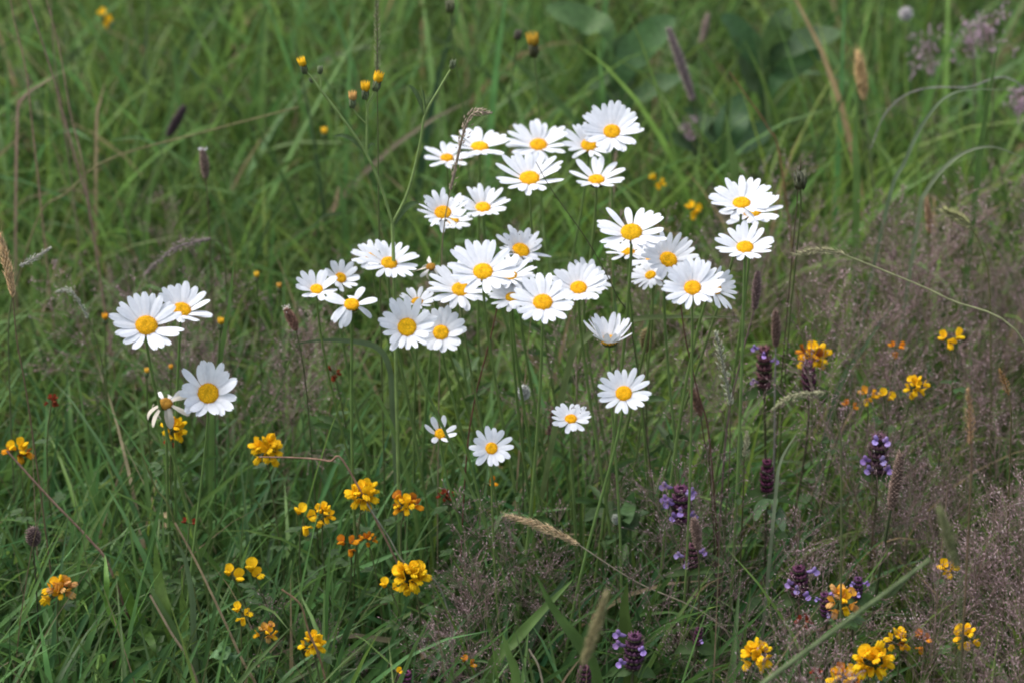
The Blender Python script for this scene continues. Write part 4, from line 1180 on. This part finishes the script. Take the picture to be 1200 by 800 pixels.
def blades(mb, x, y, L, Wd, th0, k, cols, tipc=None, S=6, fold=.18, keep=.08, az=None, twist=1.2):
    n = len(x)
    az = rng.random(n) * 2 * math.pi if az is None else az
    s = np.linspace(0, 1, S + 1)
    th = th0[:, None] + k[:, None] * s[None] ** 1.6
    h = np.stack([np.cos(az), np.sin(az), np.zeros(n)], 1)
    zv = np.array([0, 0, 1.0])
    dirs = np.sin(th)[..., None] * h[:, None] + np.cos(th)[..., None] * zv
    step = dirs * (L / S)[:, None, None]
    c = np.zeros((n, S + 1, 3))
    c[:, 1:] = np.cumsum((step[:, 1:] + step[:, :-1]) / 2, 1)
    c += np.stack([x, y, ground_z(x, y) - .005], 1)[:, None]
    hit = in_front(c)
    sel = ~hit | (rng.random(n) < keep)
    c, dirs, h, Wd, cols, az = c[sel], dirs[sel], h[sel], Wd[sel], cols[sel], az[sel]
    n = len(c)
    side0 = np.stack([-np.sin(az), np.cos(az), np.zeros(n)], 1)[:, None]
    nm = np.cross(side0, dirs)
    tw = ((rng.random(n) * 2 - 1) * twist)[:, None] * (0.3 + s[None])
    side = np.cos(tw)[..., None] * side0 + np.sin(tw)[..., None] * nm
    nm = np.cross(side, dirs)
    prof = np.minimum(1, (1 - s) * 2.4) ** .8 * (.6 + .4 * np.minimum(1, s * 4)) + .015
    wv = (Wd[:, None] * prof[None] / 2)[..., None]
    v = np.stack([c - side * wv, c + nm * wv * fold * 2, c + side * wv], 2)
    i = np.arange(S)[:, None] * 3
    j = np.arange(2)[None]
    f = np.stack([i + j, i + j + 1, i + 3 + j + 1, i + 3 + j], -1).reshape(-1, 4)
    q = (np.arange(n)[:, None, None] * (3 * (S + 1)) + f[None]).reshape(-1, 4)
    cc = np.repeat(np.repeat(cols[:, None, None], S + 1, 1), 3, 2)
    if tipc is not None:
        m = (s ** 3)[None, :, None, None] * tipc
        cc = cc * (1 - m) + np.array((.26, .21, .11)) * m
    mb.add(v, q, None, cc.reshape(-1, 3))


def greens(n, base, var=.3, dry=.07, x=None, y=None):
    c = np.asarray(base)[None] * (1 + var * (rng.random((n, 1)) * 2 - 1))
    hue = rng.normal(0, .10, (n, 1))
    c = c * np.concatenate([1 + hue, np.ones((n, 1)), 1 - hue * 1.2], 1)
    d = rng.random(n) < dry
    c[d] = np.array((.30, .23, .13)) * (.6 + .7 * rng.random((d.sum(), 1)))
    return np.clip(c, .005, .8)


def patch(x, y, sc, seed):
    return np.array([mnoise.noise(Vector((a * sc, b * sc, seed))) for a, b in zip(x, y)])


SL, PAD = .205, .75
mb = MB()
# low sward
n = 56000
x, y = scatter(n, 1.15, 5.4, SL, PAD)
pz = patch(x, y, 2.2, 3.0)
sel_ = rng.random(n) < np.where(y > 2.8, .5 + 1.1 * pz, .75 + .6 * pz)
x, y, pz = x[sel_], y[sel_], pz[sel_]
n = len(x)
L = rng.uniform(.10, .25, n) * (1 + .35 * pz)
def species(c, x, y):
    q = np.clip(patch(x, y, 1.9, 55.0) * 1.5, -.8, .8)[:, None]
    return np.clip(c * (1 + q * np.array([[.50, .34, .15]])), .004, .8)


blades(mb, x, y, L, rng.uniform(.0018, .0040, n), rng.uniform(.05, .75, n), rng.uniform(.1, 1.5, n), species(greens(n, (.088, .156, .034), .55, .05), x, y), .12)
# long leaning blades
n = 24000
x, y = scatter(n, 1.2, 5.6, SL, PAD)
pz = patch(x, y, 3.2, 9.0)
sel_ = rng.random(n) < .8 + 1.1 * pz
x, y, pz = x[sel_], y[sel_], pz[sel_]
n = len(x)
L = rng.uniform(.20, .36, n) * (1 + .3 * pz) * np.where(y > 2.6, 1.2, 1.0)
blades(mb, x, y, L, rng.uniform(.0028, .0060, n), rng.uniform(.03, .5, n), rng.uniform(.2, 1.9, n), species(greens(n, (.100, .184, .036), .58, .035), x, y), .15, S=8)
# broad lush blades: lower left
n = 5600
x = rng.uniform(-.85, .22, n)
y = rng.uniform(1.35, 2.25, n)
blades(mb, x, y, rng.uniform(.18, .33, n), rng.uniform(.0040, .0078, n), rng.uniform(.03, .6, n), rng.uniform(.2, 1.6, n), greens(n, (.070, .150, .042), .55, .01), .05, S=8, az=rng.normal(.2, 1.3, n))
# broad tall blades: the back
n = 2200
x = rng.uniform(-.75, .15, n)
y = rng.uniform(2.3, 3.0, n)
blades(mb, x, y, rng.uniform(.18, .34, n), rng.uniform(.004, .007, n), rng.uniform(.03, .55, n), rng.uniform(.2, 1.6, n), greens(n, (.125, .205, .050), .42, .04), .1, S=8)
n = 6500
x, y = scatter(n, 2.7, 5.4, SL, .55)
sel_ = rng.random(n) < .55 + 1.5 * patch(x, y, 3.6, 31.0)
x, y = x[sel_], y[sel_]
n = len(x)
blades(mb, x, y, rng.uniform(.28, .55, n), rng.uniform(.005, .010, n), rng.uniform(.02, .45, n), rng.uniform(.1, 1.7, n), species(greens(n, (.082, .160, .040), .65, .03), x, y), .1, S=8)
# farther meadow beyond and beside the view
n = 16000
x = rng.uniform(-5, 5, n)
y = rng.uniform(.2, 11, n)
o_ = (np.abs(x) > SL * y + PAD - .1) | (y > 5.2)
x, y = x[o_], y[o_]
n = len(x)
blades(mb, x, y, rng.uniform(.2, .45, n), rng.uniform(.006, .012, n), rng.uniform(.05, .6, n), rng.uniform(.2, 1.6, n), greens(n, (.10, .16, .05), .35, .08), .3, S=5)
g = mb.build('meadow_grass', M_GRASS)
g['kind'] = 'stuff'
g['label'] = 'dense green meadow grass with long leaning blades'

# dry litter and thin stalks
mb = MB()
n = 1700
x, y = scatter(n, 1.3, 5.0, SL, PAD)
L = rng.uniform(.22, .46, n)
cols = np.where(rng.random((n, 1)) < .5, np.array([[.25, .185, .115]]), np.array([[.10, .13, .05]])) * (.6 + .8 * rng.random((n, 1)))
blades(mb, x, y, L, rng.uniform(.0009, .0016, n), rng.uniform(.0, .45, n), rng.uniform(-.1, .8, n), cols, None, S=7, fold=.5, keep=.10)
g = mb.build('grass_stalks', M_DRY)
g['kind'] = 'stuff'
g['label'] = 'thin straw and green grass stalks standing through the meadow'


# bent grass: airy purple-brown panicles
def panicle_template(seed):
    r_ = np.random.default_rng(seed)
    h = r_.uniform(.34, .44)
    pts, dirs = [], []
    mb = MB()
    lean = r_.normal(0, .05, 2)
    ax = lambda f: np.array([lean[0] * f * f * 1.6, lean[1] * f * f * 1.6, h * f])
    mb.tube(np.stack([ax(f) for f in np.linspace(0, 1, 9)]), np.linspace(.0007, .0003, 9), 4, (.17, .14, .09))
    for w_ in range(9):
        f = .60 + .40 * w_ / 9
        for b in range(int(r_.integers(3, 6))):
            a = r_.random() * 6.28
            L = h * (.05 + .20 * (1 - w_ / 9) * r_.uniform(.6, 1.1))
            el = r_.uniform(.5, 1.1)
            d = np.array([math.cos(a) * math.cos(el), math.sin(a) * math.cos(el), math.sin(el)])
            p0, p1 = ax(f), ax(f) + d * L
            mb.tube(np.stack([p0, (p0 + p1) / 2 + np.array([0, 0, L * .06]), p1]), .00022, 3, (.24, .165, .15))
            for s2 in range(int(2 + L * 40)):
                g_ = r_.uniform(.45, 1.0)
                q0 = p0 + d * L * g_
                d2 = nrm(d + r_.normal(0, .6, 3))
                q1 = q0 + d2 * L * r_.uniform(.12, .3)
                mb.tube(np.stack([q0, (q0 + q1) / 2, q1]), .00018, 3, (.24, .165, .15))
                pts.append(q1)
                dirs.append(d2)
                if r_.random() < .6:
                    pts.append((q0 + q1) / 2 + r_.normal(0, .0015, 3))
                    dirs.append(nrm(d2 + r_.normal(0, .4, 3)))
    m = len(pts)
    col = np.array([[.36, .25, .255]]) * (.6 + .8 * r_.random((m, 1)))
    pale = r_.random(m) < .09
    col[pale] = (.56, .46, .45)
    mb.grains(pts, dirs, r_.uniform(.0026, .0040, m), r_.uniform(.0009, .0015, m), col)
    return np.concatenate(mb.v), np.concatenate(mb.q), np.concatenate(mb.t), np.concatenate(mb.c)


TPL = [panicle_template(s) for s in range(20, 28)]


def put_panicle(mb, b, sc, az, tilt, tone, i):
    v, q, t, c = TPL[i % len(TPL)]
    ca, sa = math.cos(az), math.sin(az)
    ct, st = math.cos(tilt), math.sin(tilt)
    a2 = az * 2.7
    v = v @ np.array([[math.cos(a2), math.sin(a2), 0], [-math.sin(a2), math.cos(a2), 0], [0, 0, 1]])
    v = v @ np.array([[ct, 0, -st], [0, 1, 0], [st, 0, ct]])
    v = v @ np.array([[ca, sa, 0], [-sa, ca, 0], [0, 0, 1]])
    mb.add(v * sc + b, q, t, c * tone)


mb = MB()
pos = []
n = 165                                           # right-hand haze
hx = np.where(rng.random(n) < .6, rng.normal(.38, .10, n), rng.uniform(.45, .95, n))
hy = rng.uniform(1.5, 2.55, n)
pos += [(a * (.6 + .2 * b), b, rng.uniform(.72, 1.05)) for a, b in zip(hx, hy)]
n = 44                                           # front, right of centre
pos += [(a, b, rng.uniform(.6, .85)) for a, b in zip(rng.uniform(.0, .5, n), rng.uniform(1.5, 2.1, n))]
n = 14                                           # loosely everywhere
sx, sy = scatter(n, 1.7, 4.2, SL, .3)
pos += [(a, b, rng.uniform(.65, .9)) for a, b in zip(sx, sy) if b > 2.2 or a > -.05]
n = 8                                             # left behind the daisy pair
pos += [(a, b, rng.uniform(.75, 1.0)) for a, b in zip(rng.uniform(-.36, -.12, n), rng.uniform(2.15, 2.6, n))]
for i, (a, b, sc) in enumerate(pos):
    tip_ = np.array([[[a, b, z_] for z_ in np.linspace(.18, .36 * sc / .85, 5)]])
    if in_front(tip_)[0] and rng.random() < .8:
        continue
    put_panicle(mb, foot(a, b), sc, rng.random() * 6.28, abs(rng.normal(0, .2)), rng.uniform(.75, 1.25), i)
g = mb.build('bent_grass', M_SEED)
g['kind'] = 'stuff'
g['label'] = 'airy purple-brown haze of fine bent-grass panicles'

# bent-grass tufts that stand out on their own
for (x, y, z), m, label in [((592, 640, .30), 6, 'dark purplish tuft of fine bent grass left of the lying cream head'),
                            ((300, 355, .36), 6, 'brownish tuft of fine bent grass between the left daisies and the clump'),
                            ((700, 400, .36), 4, 'pale sparse bent-grass tuft among the clump stems by the half-closed daisy'),
                            ((372, 735, .22), 4, 'greyish bent-grass tuft right of the lower left yellow trefoil')]:
    P = at_z(x, y, z)
    b = foot(P[0], P[1])
    t = thing('bent_grass_tuft', label, 'grass tuft', b, 'bent-grass tufts')
    for i in range(m):
        mb = MB()
        put_panicle(mb, b + np.array([rng.normal(0, .012), rng.normal(0, .012), 0]), z / .36 * rng.uniform(.85, 1.05), rng.random() * 6.28, abs(rng.normal(.1, .1)), rng.uniform(.7, 1.1), i + 3)
        mb.build('panicle', M_SEED, t, b)

# low clover and trefoil leaves in the bottom of the sward
mb = MB()
for i in range(800):
    y = rng.uniform(1.3, 3.6)
    x = rng.uniform(-1, 1) * (SL * y + .3)
    z = rng.uniform(.03, .13)
    c = np.array([x, y, z])
    if in_front(c[None, None])[0]:
        continue
    col = np.array((.040, .085, .020)) * rng.uniform(.7, 1.4)
    mb.tube(np.stack([foot(x + rng.normal(0, .01), y), c * np.array([1, 1, .5]), c]), .0005, 3, (.07, .11, .03))
    a0 = rng.random() * 6.28
    sz = rng.uniform(.005, .009)
    for j in range(3):
        a = a0 + j * 2.09
        hh = np.array([math.cos(a), math.sin(a), rng.uniform(.0, .5)])
        lp = np.stack([c + hh * sz * u for u in (0, .3, .6, .85, 1.0)])
        ribbon(mb, lp, sz * .85, col, side=np.array([0, 0, 1.0]), prof=np.array([.12, .65, 1, .9, .3]), fold=.1)
g = mb.build('clover_leaves', M_LEAF)
g['kind'] = 'stuff'
g['label'] = 'small three-part leaves low in the meadow grass'
